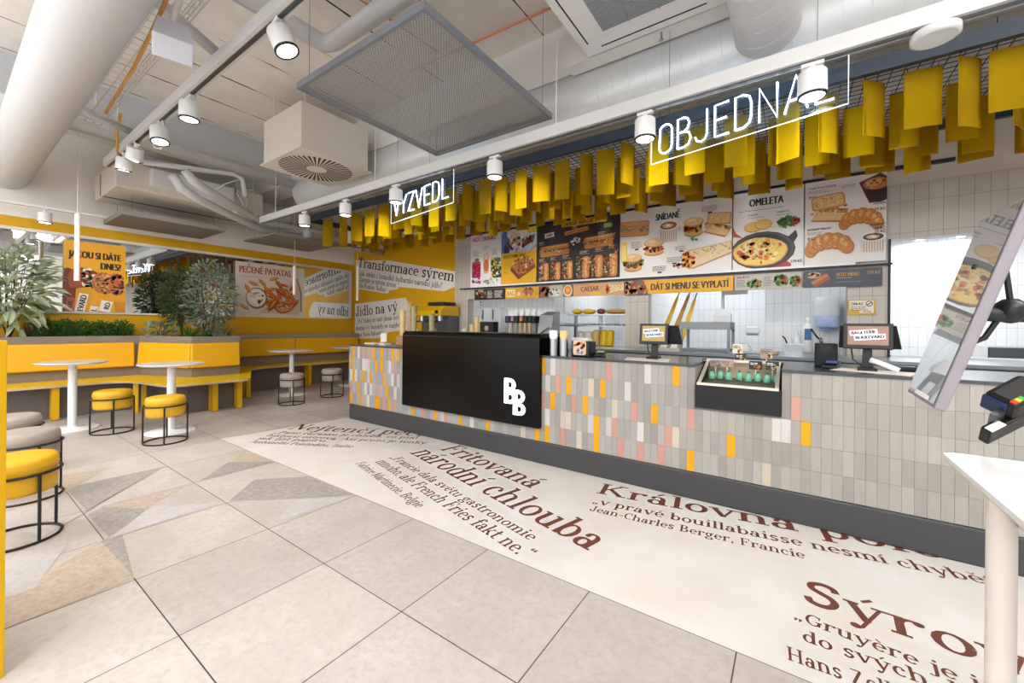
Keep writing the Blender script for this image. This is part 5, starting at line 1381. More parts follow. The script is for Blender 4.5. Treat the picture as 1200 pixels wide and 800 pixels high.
pipe('thick white insulated pipe below the beam, lower of a pair', [(-6.05, 1.62, 2.95), (-6.05, 1.7, 2.82), (-6.12, 1.9, 2.74), (-6.65, 2.48, 2.74), (-7.18, 3.08, 2.74), (-7.12, 3.8, 2.72), (-7.25, 5.5, 2.72)], .052)
pipe('white pipe along the left wall beam', [(-6.2, -1, 3.3), (-6.2, 3.1, 3.3)], .07)
pipe('thin orange pipe running across the deck right of the perforated panel', [(-3.2, 2.76, 3.77), (-1.35, 2.86, 3.77)], .009, M('orange_pipe', 'd98a5c', .5).name)
pipe('thin copper coloured pipe across the deck behind the perforated panel', [(-2.86, 1.2, 3.78), (-2.84, 1.9, 3.77), (-2.77, 2.7, 3.77)], .009, 'orange_pipe')
pipe('orange cable hanging beside the loudspeaker', [(-2.95, .78, 3.2), (-3.1, .8, 3.16), (-3.5, .82, 3.12), (-4.1, .86, 3.12), (-5.2, .9, 3.12)], .012, M('orange_cable', 'cf9a4a', .5).name, 8, 'cable', 'cable')
pipe('orange cable dropping behind the upper left track', [(-5.2, 1.0, 3.15), (-5.6, 1.05, 3.1), (-5.8, 1.1, 2.95)], .012, 'orange_cable', 8, 'cable', 'cable')
for i, (lab, pts) in enumerate((('white cable looping under the upper left track', [(-4.9, 1.15, 2.96), (-5.0, 1.2, 2.86), (-4.8, 1.2, 2.8), (-4.55, 1.16, 2.86), (-4.5, 1.13, 2.95)]),
                 ('white cable looping beside the ceiling unit', [(-6.8, 2.3, 3.1), (-6.7, 2.4, 3.2), (-6.5, 2.5, 3.25), (-6.3, 2.45, 3.2)]),
                 ('loose tangle of thin cables at the side of the ceiling unit', [(-6.85, 2.6, 3.2), (-6.75, 2.7, 3.05), (-6.9, 2.75, 2.95), (-6.7, 2.65, 2.92), (-6.72, 2.55, 3.1), (-6.85, 2.62, 3.22), (-6.7, 2.75, 3.2)]),
                 ('thin dark cable curving on the ceiling left of the big duct', [(-3.3, -.2, 3.78), (-3.5, -.1, 3.77), (-4.2, .0, 3.77), (-4.6, .2, 3.77)]))):
    pipe(lab, pts, .007 if i < 3 else .012, 'white_metal' if i < 3 else 'black_metal', 6, 'cable', 'cable')
bj = thing('junction_box', 'flat white junction box with a blue connector at the ceiling unit', 'junction box', (-6.6, 2.6, 2.86))
b = MB(); b.box(-6.99, 2.6, 2.85, -6.78, 2.85, 2.895); b.build('box', WM, bj)
b = MB(); b.box(-6.9, 2.56, 2.9, -6.84, 2.62, 2.95); b.build('blue_connector', M('blue_plastic', '2f6fb5', .4), bj)
def tray(label, x0, x1, y0, y1, z):
    t = thing('cable_tray', label, 'cable tray', ((x0 + x1) / 2, (y0 + y1) / 2, z)); b = MB(); r = .0035
    n = int((x1 - x0) / .1)
    for i in range(n + 1):
        x = x0 + (x1 - x0) * i / n
        b.tube([(x, y0, z + .1), (x, y0, z), (x, y1, z), (x, y1, z + .1)], r, 4)
    for (y, zz) in [(y0, z + .1), (y0, z + .05), (y1, z + .05), (y1, z + .1)] + [(y0 + (y1 - y0) * k / 4, z) for k in range(5)]: b.box(x0, y - r, zz - r, x1, y + r, zz + r)
    b.build('wire_basket', M('tray_wire', 'cfcac2', .5, metal=.2), t)
    for x in (x0 + .5, (x0 + x1) / 2, x1 - .5):
        h = MB(); h.cyl((x, (y0 + y1) / 2, z), (x, (y0 + y1) / 2, ZD), .005, n=6); h.build('hanger', WM, t)
tray('white wire cable tray right beside the big duct', -6.1, -.6, .78, 1.02, 3.3)
tray('white wire cable tray above the ceiling unit at the left wall', -8.1, -6.85, .2, .75, 3.36)
# loudspeaker
sb = thing('loudspeaker', 'white wedge loudspeaker hung beside the big duct', 'loudspeaker', (-2.95, .78, 2.85))
c_ = at(203, 52, z=2.93); d_ = Vector((.5, -.12, -.86)).normalized(); r_ = d_.cross(Vector((0, 0, 1))).normalized(); u_ = r_.cross(d_)
b = MB(); w1, h1, w2, h2 = .1, .075, .075, .05
f4 = [c_ + d_ * .06 + r_ * sx * w1 + u_ * sy * h1 for sx, sy in ((-1, -1), (1, -1), (1, 1), (-1, 1))]; k4 = [c_ - d_ * .17 + r_ * sx * w2 + u_ * sy * h2 for sx, sy in ((-1, -1), (1, -1), (1, 1), (-1, 1))]
b.add(f4 + k4, [(0, 1, 2, 3), (7, 6, 5, 4), (0, 4, 5, 1), (1, 5, 6, 2), (2, 6, 7, 3), (3, 7, 4, 0)]); b.build('cabinet', M('speaker_white', 'd9dce6', .45), sb, bevel=.006)
b = MB(); b.poly([c_ + d_ * .0625 + r_ * sx * w1 * .9 + u_ * sy * h1 * .88 for sx, sy in ((-1, -1), (1, -1), (1, 1), (-1, 1))]); b.build('grille', M('speaker_grille', 'd2d6e2', .7, var=.08, scale=300), sb)
b = MB(); b.tube([c_ - d_ * .17, c_ - d_ * .2 + Vector((0, 0, .03)), Vector((c_.x - .03, c_.y + .05, 3.3))], .018, 8); b.build('bracket', WM, sb)
# round access point on the counter track
ap = thing('wifi_access_point', 'flat round white device on the counter track right of the sign OBJEDNAL', 'access point', at(1096, 40, Y=2.71))
q = at(1096, 42, Y=2.71)
b = MB(); b.lathe([(.075, 2.575), (.088, 2.58), (.088, 2.612), (.08, 2.618)], (q.x, 2.71, 0), 36); b.build('body', MATS['white_gloss'], ap)
b = MB(); b.box(q.x - .04, 2.68, 2.618, q.x + .04, 2.74, 2.6315); b.build('bracket', WM, ap)
# tube pendants
M('tube_white', 'f1ede4', .4, var=0.02)
for (u, z0, z1, X_, lab) in ((90, 1.68, 2.46, -6.9, 'white tube pendant in front of the yellow poster'), (345, 1.69, 2.17, -6.9, 'white tube pendant in front of the potato poster'), (419, 1.66, 2.33, -6.9, 'white tube pendant at the corner beside the mirror end')):
    q = at(u, 330, X=X_); t = thing('tube_pendant', lab, 'pendant lamp', (q.x, q.y, z0), 'white tube pendants over the wall tables')
    b = MB(); b.cyl((q.x, q.y, z0), (q.x, q.y, z1), .024, n=16); b.build('tube', MATS['tube_white'], t)
    b = MB(); b.cyl((q.x, q.y, z1), (q.x, q.y, ZD if u < 100 else 3.36 if u > 400 else 3.36), .003, n=5); b.build('cable', WM, t)
# housings of the added fill lamps behind the viewer
for i, (x, y) in enumerate(LUM):
    t = thing('fill_lamp', 'added flat white fill lamp, %s behind the viewer' % ('nearest the left wall', 'above and', 'to the right', 'far left', 'far', 'rightmost', 'left corner')[i], 'fill_lamp', (x, y, 3.1))
    b = MB(); b.box(x - .78, y - .28, 3.1, x + .78, y + .28, 3.16); b.build('housing', WM, t)
    b = MB(); b.cyl((x, y, 3.16), (x, y, ZD), .008, n=6); b.build('hanger', WM, t)

# flexible duct leaving the ducted unit
fd = thing('flexible_duct', 'wrinkled pale flexible duct behind the white ceiling unit', 'duct', (-7.2, 4.3, 3.05))
b = MB(); pts = []; rr = []
for i in range(60):
    q = i / 59; pts.append((-7.4 - .1 * q, 3.615 + 1.5 * q, 3.1 - .04 * math.sin(q * 3.14))); rr.append(.135 + (.008 if i % 2 else -.004))
b.tube(pts, rr, 20); b.build('sleeve', M('foil_pale', 'cfc3ae', .6, var=.08), fd)

pipe('white branch pipe joining the upper left track from beside the big duct', [(-5.1, .7, 3.08), (-5.26, .8, 3.09), (-5.52, 1.17, 3.12)], .035)

# ================================================================== kitchen fittings seen through the openings
for (x, y) in KT:
    t = thing('kitchen_tube_light', 'white fluorescent tube fitting on the kitchen ceiling', 'tube light', (x, y, 2.58), 'kitchen tube lights')
    b = MB(); b.box(x - .07, y - .68, 2.555, x + .07, y + .68, 2.6); b.build('housing', MATS['kitchen_white'], t)
    b = MB(); b.box(x - .035, y - .64, 2.535, x + .035, y + .64, 2.554); b.build('tube', M('tube_glow', 'f4f8ff', .4, emit=4.0, var=0), t)
st = MATS['steel']
wk = thing('back_worktop', 'long stainless steel worktop along the foot of the tiled wall', 'worktop', (-1, 4.95, 0))
b = MB(); b.box(-5.0, 4.68, .9, 4.2, 5.385, .9295); b.build('top', st, wk)
b = MB(); b.box(-5.0, 4.72, 0, 4.2, 5.385, .9); b.build('cabinet', MATS['steel_dark'], wk)
b = MB(); b.box(.78, 5.39, .86, 4.2, 5.56, .95); b.build('sill', MATS['kitchen_white'], wk)
for (x0, x1, y0, y1, lab) in ((-3.2, -1.92, 5.6, 6.3, 'stainless bench behind the left serving opening under the bread shelves'), (-1.65, .44, 5.6, 6.3, 'stainless bench behind the middle serving opening'), (-4.7, -3.34, 5.57, 5.85, 'stainless bench of the drinks niche')):
    t = thing('kitchen_bench', lab, 'bench', ((x0 + x1) / 2, y0, 0)); b = MB(); b.box(x0, y0, .88, x1, y1, .902); b.build('top', st, t); b = MB(); b.box(x0 + .03, y0 + .05, 0, x1 - .03, y1 - .02, .88); b.build('cabinet', MATS['steel_dark'], t)

# coffee machine
cm = thing('coffee_machine', 'yellow and steel espresso machine on the worktop at the yellow wall', 'coffee machine', (-5.2, 5.1, .93))
b = MB(); b.prism([(-5.6, 4.9, 1.36), (-5.6, 5.35, 1.36), (-5.6, 5.35, 1.54), (-5.6, 5.0, 1.53), (-5.6, 4.87, 1.44)], (.72, 0, 0)); b.build('hood', M('machine_yellow', 'e3b20c', .3), cm, bevel=.01)
b = MB(); b.box(-5.56, 5.1, .95, -4.9, 5.36, 1.36); b.build('body', MATS['steel_dark'], cm)
b = MB(); b.box(-5.58, 4.85, .93, -4.9, 5.36, .99); b.build('drip_tray', st, cm)
b = MB(); b.box(-5.3, 5.0, 1.54, -4.92, 5.3, 1.6); b.build('cup_rack', MATS['black_metal'], cm)
for x in (-5.42, -5.2, -4.98):
    b = MB(); b.cyl((x, 4.98, 1.36), (x, 4.98, 1.27), .045, n=16); b.build('brew_group', st, cm)
    b = MB(); b.tube([(x, 4.95, 1.27), (x, 4.83, 1.26)], .014, 8); b.build('portafilter_handle', MATS['black_plastic'], cm)
for x in (-5.5, -4.95): b = MB(); b.cyl((x, 4.88, 1.43), (x, 4.85, 1.42), .03, n=16); b.build('knob', MATS['black_plastic'], cm)
b = MB(); b.tube([(-5.56, 5.0, 1.36), (-5.57, 4.88, 1.25), (-5.57, 4.85, 1.08)], .008, 8); b.build('steam_wand', st, cm)
mj = thing('milk_jug', 'small steel milk jug under the coffee machine spouts', 'jug', (-5.1, 4.93, .99)); b = MB(); b.lathe([(.05, .99), (.055, 1.05), (.045, 1.14), (.05, 1.16)], (-5.1, 4.93, 0)); b.build('body', st, mj)
b = MB(); b.tube([(-5.05, 4.93, 1.14), (-5.01, 4.93, 1.12), (-5.01, 4.93, 1.05), (-5.05, 4.93, 1.03)], .005, 6); b.build('handle', st, mj)
def bottle(name, label, cat, x, y, z, prof, mat, cap, capmat, group=None, s=1.0):
    t = thing(name, label, cat, (x, y, z), group)
    b = MB(); b.lathe([(r * s, z + h * s) for r, h in prof], (x, y, 0), 16); b.build('body', MATS[mat], t)
    b = MB(); b.lathe([(r * s, z + h * s) for r, h in cap], (x, y, 0), 12); b.build('cap', MATS[capmat], t)
    return t
M('pale_plastic', 'e9ebee', .35, var=.02)
bottle('sugar_jar', 'white jar with a spout in front of the coffee machine', 'jar', -4.7, 4.2, .945, [(.06, 0), (.062, .1), (.05, .13), (.02, .15)], 'pale_plastic', [(.018, .15), (.02, .19), (.008, .2)], 'pale_plastic')
tb_ = thing('prep_table', 'low steel prep table standing behind the black hatch', 'table', (-4, 4.2, 0)); b = MB(); b.box(-4.9, 4.05, .92, -2.0, 4.35, .945); b.build('top', st, tb_)
for x in (-4.85, -2.05): b = MB(); b.box(x - .02, 4.1, 0, x + .02, 4.3, .92); b.build('leg', st, tb_)
for i, (x, lab) in enumerate(((-4.35, 'white crumpled napkin heap left behind the hatch'), (-3.72, 'white napkin heap behind the hatch near the tiled pier'))):
    t = thing('napkin_heap', lab, 'napkins', (x, 4.2, .945)); b = MB(); b.lathe([(.1, .945), (.09, .99), (.06, 1.1), (.035, 1.15), (.012, 1.165)], (x, 4.2, 0), 9); b.build('heap', MATS['paper'], t)
# paper cup stacks on a box at the left counter end
cbx = thing('cardboard_box', 'small brown cardboard box on the left counter end under the cup stacks', 'box', (-4.0, 3.42, .945))
b = MB(); b.box(-4.13, 3.36, .945, -3.79, 3.56, 1.06); b.build('body', M('cardboard', 'b08a62', .8, var=.08), cbx)
b = MB(); b.box(-4.13, 3.445, 1.06, -3.79, 3.475, 1.0605); b.build('tape', M('tape', 'c9a878', .3), cbx)
M('cup_clear', 'ecd9a8', .15, trans=.55, var=.03); M('cup_paper', 'dfc48a', .6)
for i, (x, y, h, mt, lab) in enumerate(((-4.08, 3.42, .42, 'cup_paper', 'ribbed yellowish cup stack, leftmost of the tall stacks'), (-3.98, 3.46, .5, 'cup_clear', 'tallest clear cup stack, second of the tall stacks from left'), (-3.88, 3.43, .46, 'cup_clear', 'clear cup stack, third of the tall stacks from left'), (-3.7, 3.56, .4, 'cup_clear', 'clear cup stack rightmost, right beside the hatch'))):
    z = 1.061 if i < 3 else .945; h = h - .08 if i < 3 else h
    t = thing('cup_stack', lab, 'cup stack', (x, y, z)); b = MB(); pr_ = []
    k = int(h / .022)
    for q in range(k): pr_ += [(.031 + .0006, z + q * .022), (.037, z + q * .022 + .016), (.041, z + q * .022 + .02)]
    b.lathe(pr_, (x, y, 0), 16); b.build('cups', MATS[mt], t)
for (x, y, lab, sx, sy, h, mt) in ((-4.5, 3.3, 'flat white paper bag stack on the left counter end', .1, .07, .018, 'paper'), (-4.22, 3.26, 'white folded napkins on the left counter end beside the card holder', .06, .05, .02, 'paper')):
    t = thing('paper_stack', lab, 'paper', (x, y, .945)); b = MB(); b.box(x - sx, y - sy, .945, x + sx, y + sy, .945 + h); b.build('sheets', MATS[mt], t, bevel=.003)
ch = thing('menu_holder', 'small white upright card holder on the left counter end', 'card holder', (-4.38, 3.36, .945)); b = MB(); b.box(-4.44, 3.36, .975, -4.32, 3.366, 1.09); b.build('card', MATS['paper'], ch); b = MB(); b.box(-4.43, 3.33, .945, -4.33, 3.4, .975); b.build('base', MATS['plywood'], ch)

# drink dispenser
dd = thing('drink_dispenser', 'black headed drink dispenser with coloured taps below the menu strip', 'drink dispenser', (-3.38, 5.05, .93))
b = MB(); b.box(-3.62, 5.0, 1.245, -3.1, 5.3, 1.35); b.build('tap_head', MATS['black_plastic'], dd, bevel=.008)
b = MB(); b.box(-3.58, 5.12, .93, -3.14, 5.3, 1.25); b.build('body', st, dd)
b = MB(); b.box(-3.62, 4.92, .93, -3.1, 5.12, .96); b.build('drip_tray', MATS['black_metal'], dd)
for i, c_ in enumerate(('3a4a8a', 'b98a86', '1c1c1c', 'd98a4a', '2a2422', '1e1e1e')):
    x = -3.56 + i * .08; b = MB(); b.cyl((x, 4.995, 1.34), (x, 4.995, 1.27), .026, n=10); b.build('tap_badge', M('badge_%s' % 'abcdef'[i], c_, .4), dd)
    b = MB(); b.cyl((x, 4.98, 1.245), (x, 4.98, 1.1), .02, .014, n=10); b.build('nozzle', M('nozzle_tan' if i > 2 else 'nozzle_grey', 'd9b27a' if i > 2 else 'a39c96', .4), dd)
for i in range(4):
    x = -3.52 + i * .11; t = thing('cup_stack', 'white cup stack standing on the black drink dispenser', 'cup stack', (x, 5.15, 1.351), 'white cups on the drink dispenser')
    b = MB(); b.lathe([(.04, 1.351), (.045, 1.38), (.046, 1.41), (.042, 1.411), (.046, 1.44), (.03, 1.455)], (x, 5.15, 0), 14); b.build('cups', MATS['pale_plastic'], t)
for i, (x, lab) in enumerate(((-4.0, 'clear lidded container with a black tap, left one of the pair'), (-3.8, 'clear lidded container with a black tap, right one next to the dispenser'))):
    t = thing('clear_container', lab, 'container', (x, 5.1, .93)); b = MB(); b.box(x - .085, 5.0, 1.1, x + .085, 5.22, 1.48); b.build('body', M('clear_box', 'cfd6da', .1, alpha=.4, var=.02), t, bevel=.01)
    b = MB(); b.box(x - .08, 5.0, .93, x + .08, 5.22, 1.1); b.build('base', MATS['steel_dark'], t); b = MB(); b.box(x - .06, 4.992, 1.3, x - .04, 4.999, 1.45); b.build('level_mark', MATS['black_plastic'], t)
    b = MB(); b.tube([(x, 4.99, 1.14), (x, 4.95, 1.13), (x, 4.94, 1.09)], .012, 8); b.build('tap', MATS['black_plastic'], t)
bx_ = thing('coin_tray', 'dark square caddy below the clear containers', 'caddy', (-3.85, 4.9, .93)); b = MB(); b.box(-3.98, 4.84, .93, -3.72, 4.96, 1.26); b.build('body', MATS['black_metal'], bx_); b = MB(); b.cyl((-3.85, 4.836, 1.16), (-3.85, 4.84, 1.16), .04, n=12); b.build('opening', MATS['plywood'], bx_)
for i, (x, h) in enumerate(((-4.32, .3), (-4.22, .42), (-4.12, .36))):
    t = thing('cup_stack', ('short yellow cup stack nearest the tiled pier', 'tall yellow cup stack beside the clear containers', 'yellow cup stack directly left of the clear containers')[i], 'cup stack', (x, 5.05, .93)); b = MB()
    b.lathe([p_ for q in range(int(h / .03)) for p_ in ((.036, .93 + q * .03), (.043, .93 + q * .03 + .027))], (x, 5.05, 0), 14); b.build('cups', MATS['cup_paper'], t)
hd = thing('steel_hood', 'angled stainless steel splash hood right of the drink dispenser', 'hood', (-2.95, 5.1, .93)); b = MB(); b.prism([(-3.06, 5.0, .93), (-3.06, 5.3, .93), (-3.06, 5.3, 1.42), (-3.06, 5.1, 1.36)], (.22, 0, 0)); b.build('body', st, hd)
b = MB(); b.tube([(-3.0, 5.02, 1.1), (-2.9, 5.02, 1.16), (-2.86, 5.02, 1.18)], .008, 6); b.build('handle', MATS['black_plastic'], hd)
wsn = thing('tile_stickers', 'three columns of tiny coloured stickers on the white niche tiles', 'stickers', (-4.6, 5.868, 1.5)); b = MB(); R_ = random.Random(8)
for i in range(3):
    for k in range(9):
        if R_.random() < .8:
            q = at(552 + i * 6 + R_.uniform(-1, 1), 350 + k * 4 + R_.uniform(-1, 1), Y=5.868); w_ = R_.uniform(.01, .022); b.col = lin(R_.choice(['2a3a5a', 'd9a02c', 'c24a2a', '1c1c1c', '3a3a3a'])); b.add([(q.x - w_, 5.8675, q.z - w_), (q.x + w_, 5.8675, q.z - w_), (q.x + w_, 5.8675, q.z + w_), (q.x - w_, 5.8675, q.z + w_)], [(0, 1, 2, 3)])
b.build('stickers', MATS['print'], wsn)

# bread shelves
sh = thing('bread_shelf', 'two-tier stainless bread shelf behind the left serving opening', 'shelf', (-2.5, 5.9, .91))
b = MB(); b.box(-2.95, 5.75, 1.37, -1.95, 6.05, 1.39); b.build('shelf', st, sh)
b = MB(); b.box(-3.15, 5.7, 1.2, -1.95, 6.05, 1.215); b.build('shelf', st, sh)
for i in range(9): b = MB(); x = -3.1 + i * .13; b.box(x, 5.72, 1.216, x + .012, 6.04, 1.25); b.build('divider', MATS['white_metal'], sh)
for x in (-2.93, -1.99, -2.5):
    b = MB(); b.box(x - .02, 6.0, .91, x + .02, 6.05, 1.39); b.build('post', st, sh)
for i, (x, w_, c_, lab) in enumerate(((-2.82, .09, 'd9a81c', 'yellow wrapped roll at the left of the upper bread shelf'), (-2.62, .12, 'e0b52c', 'yellow wrapped roll second on the upper bread shelf'), (-2.16, .2, 'c99a5c', 'long tan loaf at the right of the upper bread shelf'), (-2.42, .07, '8a3f2a', 'small brown packet pair on the upper bread shelf'))):
    t = thing('wrapped_roll', lab, 'bread', (x, 5.85, 1.39)); b = MB(); b.ball((x, 5.85, 1.39 + .045), w_, .07, .045, 12); b.build('wrap', M('wrap_%s' % 'abcd'[i], c_, .5), t)
for i, (x, c_, lab) in enumerate(((-2.76, 'ddd5cb', 'white wrapped baguette leftmost under the bread shelf'), (-2.63, 'e3ddd6', 'white wrapped baguette second under the bread shelf'), (-2.5, 'd9b070', 'tan wrapped baguette in the middle under the bread shelf'), (-2.37, 'e0b818', 'yellow wrapped baguette fourth under the bread shelf'), (-2.27, 'e6bf1c', 'yellow wrapped baguette rightmost under the bread shelf'))):
    t = thing('wrapped_baguette', lab, 'baguette', (x, 5.8, .91)); b = MB(); b.cyl((x, 5.82, .911), (x, 5.86, 1.1 + .02 * (i > 1)), .058, n=14); b.ball((x, 5.86, 1.1 + .02 * (i > 1)), .058, .058, .03, 12); b.build('wrap', M('bag_%s' % 'abcde'[i], c_, .55), t)
wp = thing('paper_notice', 'white paper notice on the kitchen tiles above the bread shelf', 'notice', (-4.25, 8.39, 1.66)); p0_ = at(664, 366, Y=8.885); p1_ = at(671.5, 351, Y=8.885); b = MB()
q0, q1 = at(664, 366, X=-3.2), at(671.5, 350, X=-3.2); b.prism([(-3.245, q0.y, q0.z), (-3.245, q1.y, q0.z), (-3.245, q1.y, q1.z), (-3.245, q0.y, q1.z)], (.004, 0, 0)); b.build('sheet', MATS['paper'], wp)
dv = thing('soap_dispenser', 'black wall dispenser with a grey arm on the far kitchen wall', 'dispenser', (-2.9, 8.89, 1.7)); q0, q1 = at(683, 364, Y=8.8), at(688, 352, Y=8.8); b = MB(); b.box(q0.x, 8.7, q0.z, q1.x, 8.9, q1.z); b.build('body', MATS['black_plastic'], dv); q2 = at(697, 355, Y=8.8); b = MB(); b.box(q1.x, 8.78, q2.z - .05, q2.x, 8.9, q2.z + .02); b.build('arm', MATS['steel_dark'], dv)

# middle opening: paddles, lamp, rack, fixtures
for i, (a, c_, lab) in enumerate((((794, 348), (780, 384), 'yellow pizza paddle, leftmost of three leaning in the middle opening'), ((807, 346), (792, 384), 'brownish yellow paddle between the two others in the middle opening'), ((814, 351), (803, 384), 'yellow paddle rightmost of three leaning in the middle opening'))):
    A, B_ = at(*a, Y=6.05), at(*c_, Y=5.95); B_.z = max(B_.z, .95); t = thing('bread_paddle', lab, 'paddle', (B_.x, B_.y, B_.z)); d = (A - B_).normalized()
    foot = B_ - d * ((B_.z - .912) / max(d.z, .1)); b = MB(); n_ = d.cross(Vector((0, 1, 0))).normalized() * .035
    b.prism([foot - n_ * .6, foot + n_ * .6, B_ + n_, A + n_ * .5, A - n_ * .5, B_ - n_], (0, .012, 0)); b.build('blade', M('paddle_%s' % 'abc'[i], ('c9a52c', 'b0832c', 'dcb530')[i], .5), t)
    b = MB(); b.cyl(A + Vector((0, .006, 0)), A + d * .1 + Vector((0, .006, 0)), .008, n=8); b.build('hook_end', MATS['black_plastic'], t)
hl = thing('heat_lamp', 'white heat lamp with a trapezoid shade above the steel rack', 'heat lamp', (-.78, 5.95, 1.3)); q = at(847, 368, Y=5.9)
b = MB(); b.add([(q.x + sx * w_, 5.9 + sy * w_ * .8, z) for (w_, z) in ((.105, q.z - .02), (.06, q.z + .07)) for sx, sy in ((-1, -1), (1, -1), (1, 1), (-1, 1))], [(0, 1, 5, 4), (1, 2, 6, 5), (2, 3, 7, 6), (3, 0, 4, 7), (4, 5, 6, 7)]); b.box(q.x - .1, 5.82, q.z - .1, q.x + .1, 5.98, q.z - .02); b.build('shade', MATS['pale_plastic'], hl)
b = MB(); b.cyl((q.x, 5.9, q.z + .07), (q.x, 5.9, 2.6), .018, n=10); b.build('stem', st, hl); b = MB(); b.box(q.x, 5.88, q.z + .25, q.x + .28, 5.93, q.z + .31); b.build('arm', st, hl)
rk = thing('steel_rack', 'open stainless steel rack frame standing on the worktop in the middle opening', 'rack', (-.87, 5.2, .93)); x0, x1, y0, y1 = -1.09, -.57, 4.95, 5.37
b = MB(); b.box(x0, y0, 1.18, x1, y1, 1.265); b.build('top_box', M('rack_steel', '8d9194', .5, metal=.4), rk)
for (x, y) in ((x0, y0), (x1 - .03, y0), (x0, y1 - .03), (x1 - .03, y1 - .03)): b = MB(); b.box(x, y, .931, x + .03, y + .03, 1.18); b.build('post', MATS['rack_steel'], rk)
b = MB(); b.box(x0 + .03, y0 + .04, .932, x1 - .03, y1, .96); b.build('base_tray', MATS['steel_dark'], rk)
wf = thing('paper_holder', 'white paper holder on the white tiles behind the display', 'holder', (-.47, 6.5, 1.16)); b = MB(); b.box(-.55, 6.43, 1.12, -.39, 6.518, 1.225); b.build('body', MATS['pale_plastic'], wf, bevel=.02); b = MB(); b.box(-.54, 6.44, 1.1, -.4, 6.5, 1.12); b.build('paper', MATS['steel_dark'], wf)
td = thing('towel_dispenser', 'tall white rounded paper towel dispenser with a bluish lower cover', 'towel dispenser', (.335, 6.4, 1.2)); b = MB(); b.lathe([(.125, 1.36), (.128, 1.37), (.128, 1.57), (.115, 1.595)], (.335, 6.38, 0), 28); b.build('cover', MATS['pale_plastic'], td)
b = MB(); b.lathe([(.11, 1.22), (.127, 1.24), (.127, 1.36)], (.335, 6.38, 0), 28); b.build('lower_cover', M('bluish_plastic', 'b9c9ea', .3), td); b = MB(); b.box(.27, 6.25, 1.2, .4, 6.4, 1.22); b.build('outlet', M('blue_trim', '3f6aa5', .4), td)
bottle('soap_bottle', 'white soap bottle with a blue label left of the towel dispenser', 'bottle', .14, 6.2, .911, [(.05, 0), (.052, .02), (.052, .3), (.03, .34), (.02, .36)], 'pale_plastic', [(.02, .36), (.024, .42), (.01, .43)], 'pale_plastic'); b = MB(); b.box(.105, 6.146, 1.06, .175, 6.15, 1.2); b.build('label', MATS['blue_trim'], bpy.data.objects['soap_bottle'])
tp = thing('water_tap', 'chrome water tap with a black lever beside the right screen', 'tap', (.23, 5.2, .93)); b = MB(); b.tube([(.23, 5.2, .93), (.23, 5.2, 1.06), (.22, 5.12, 1.1), (.22, 5.0, 1.08)], .016, 10); b.build('spout', st, tp); b = MB(); b.tube([(.23, 5.2, 1.07), (.19, 5.18, 1.12), (.14, 5.16, 1.2)], .009, 8); b.build('lever', MATS['black_plastic'], tp)
ct_ = thing('steel_container', 'square steel container with a black ladle on the worktop', 'container', (-.01, 5.15, .93)); b = MB(); b.box(-.08, 5.05, .931, .07, 5.25, 1.035); b.build('body', st, ct_); b = MB(); b.box(-.09, 5.04, 1.035, .08, 5.26, 1.045); b.build('rim', MATS['white_metal'], ct_); b = MB(); b.tube([(-.06, 5.1, 1.045), (-.08, 5.09, 1.1), (-.1, 5.09, 1.12)], .008, 6); b.build('ladle_handle', MATS['black_plastic'], ct_)
bottle('sauce_bottle', 'pale squeeze bottle behind the steel container', 'bottle', .02, 5.6, .911, [(.04, 0), (.042, .16), (.02, .2)], 'pale_plastic', [(.018, .2), (.006, .27)], 'pale_plastic')
for i, (x, lab) in enumerate(((-.36, 'steel tray with a dark edge behind the price cards'), (-.2, 'shallow wooden bowl tray behind the price cards'))):
    t = thing('serving_tray', lab, 'tray', (x, 5.0, .93)); b = MB(); b.box(x - .1, 4.9, .931, x + .07, 5.1, .955); b.build('tray', MATS['steel' if i == 0 else 'plywood'], t, bevel=.006)
hp = thing('white_dome', 'white rounded cover next to the top price card', 'cover', (-.44, 5.0, .93)); b = MB(); b.lathe([(.07, .931), (.068, .98), (.05, 1.02), (.02, 1.04)], (-.44, 5.0, 0), 20); b.build('dome', MATS['pale_plastic'], hp)
# the small sign on the right pier
p = board('pier_sign', 'yellow sign headed ZÁKAZ with a no-smoking ring on the tiled pier', 'sign', (.452, YB - .012, 1.345), (1, 0, 0), (0, 0, 1), (0, -1, 0), .215, .155, 'd9a628', thick=.006)
p.rr('e9e0cf', .012, .02, .2, .145, .008).rect('d9a628', .012, .02, .09, .05).txt('ZÁKAZ', '2a2018', .02, .1, .1, .028, .03).ell('2a2018', .165, .113, .028).ell('e9e0cf', .165, .113, .021).at(.165, .113, 40).rect('2a2018', -.026, -.004, .026, .004).at(0, 0).lines('5a4c3c', .02, .078, .16, 3, .015).txt('18 let', '2a2018', .12, .028, .06, .016, .02); done(p)
# dark appliance seen through the right opening
da = thing('kitchen_appliance', 'dark grey flat appliance front in the white frame of the right opening', 'appliance', (1.9, 5.7, .95)); q0, q1 = at(1159, 436, Y=5.75), at(1159, 407, Y=5.75)
b = MB(); b.box(q0.x, 5.75, .86, 3.6, 6.2, q1.z); b.build('front', M('appliance_grey', '4a5056', .4), da); b = MB(); b.box(q0.x - .1, 5.76, .86, q0.x - .005, 6.2, q1.z + .02); b.build('side_frame', MATS['kitchen_white'], da)
b = MB(); b.box(q0.x - .1, 5.75, 0, 3.6, 6.2, .86); b.build('plinth', MATS['kitchen_white'], da)

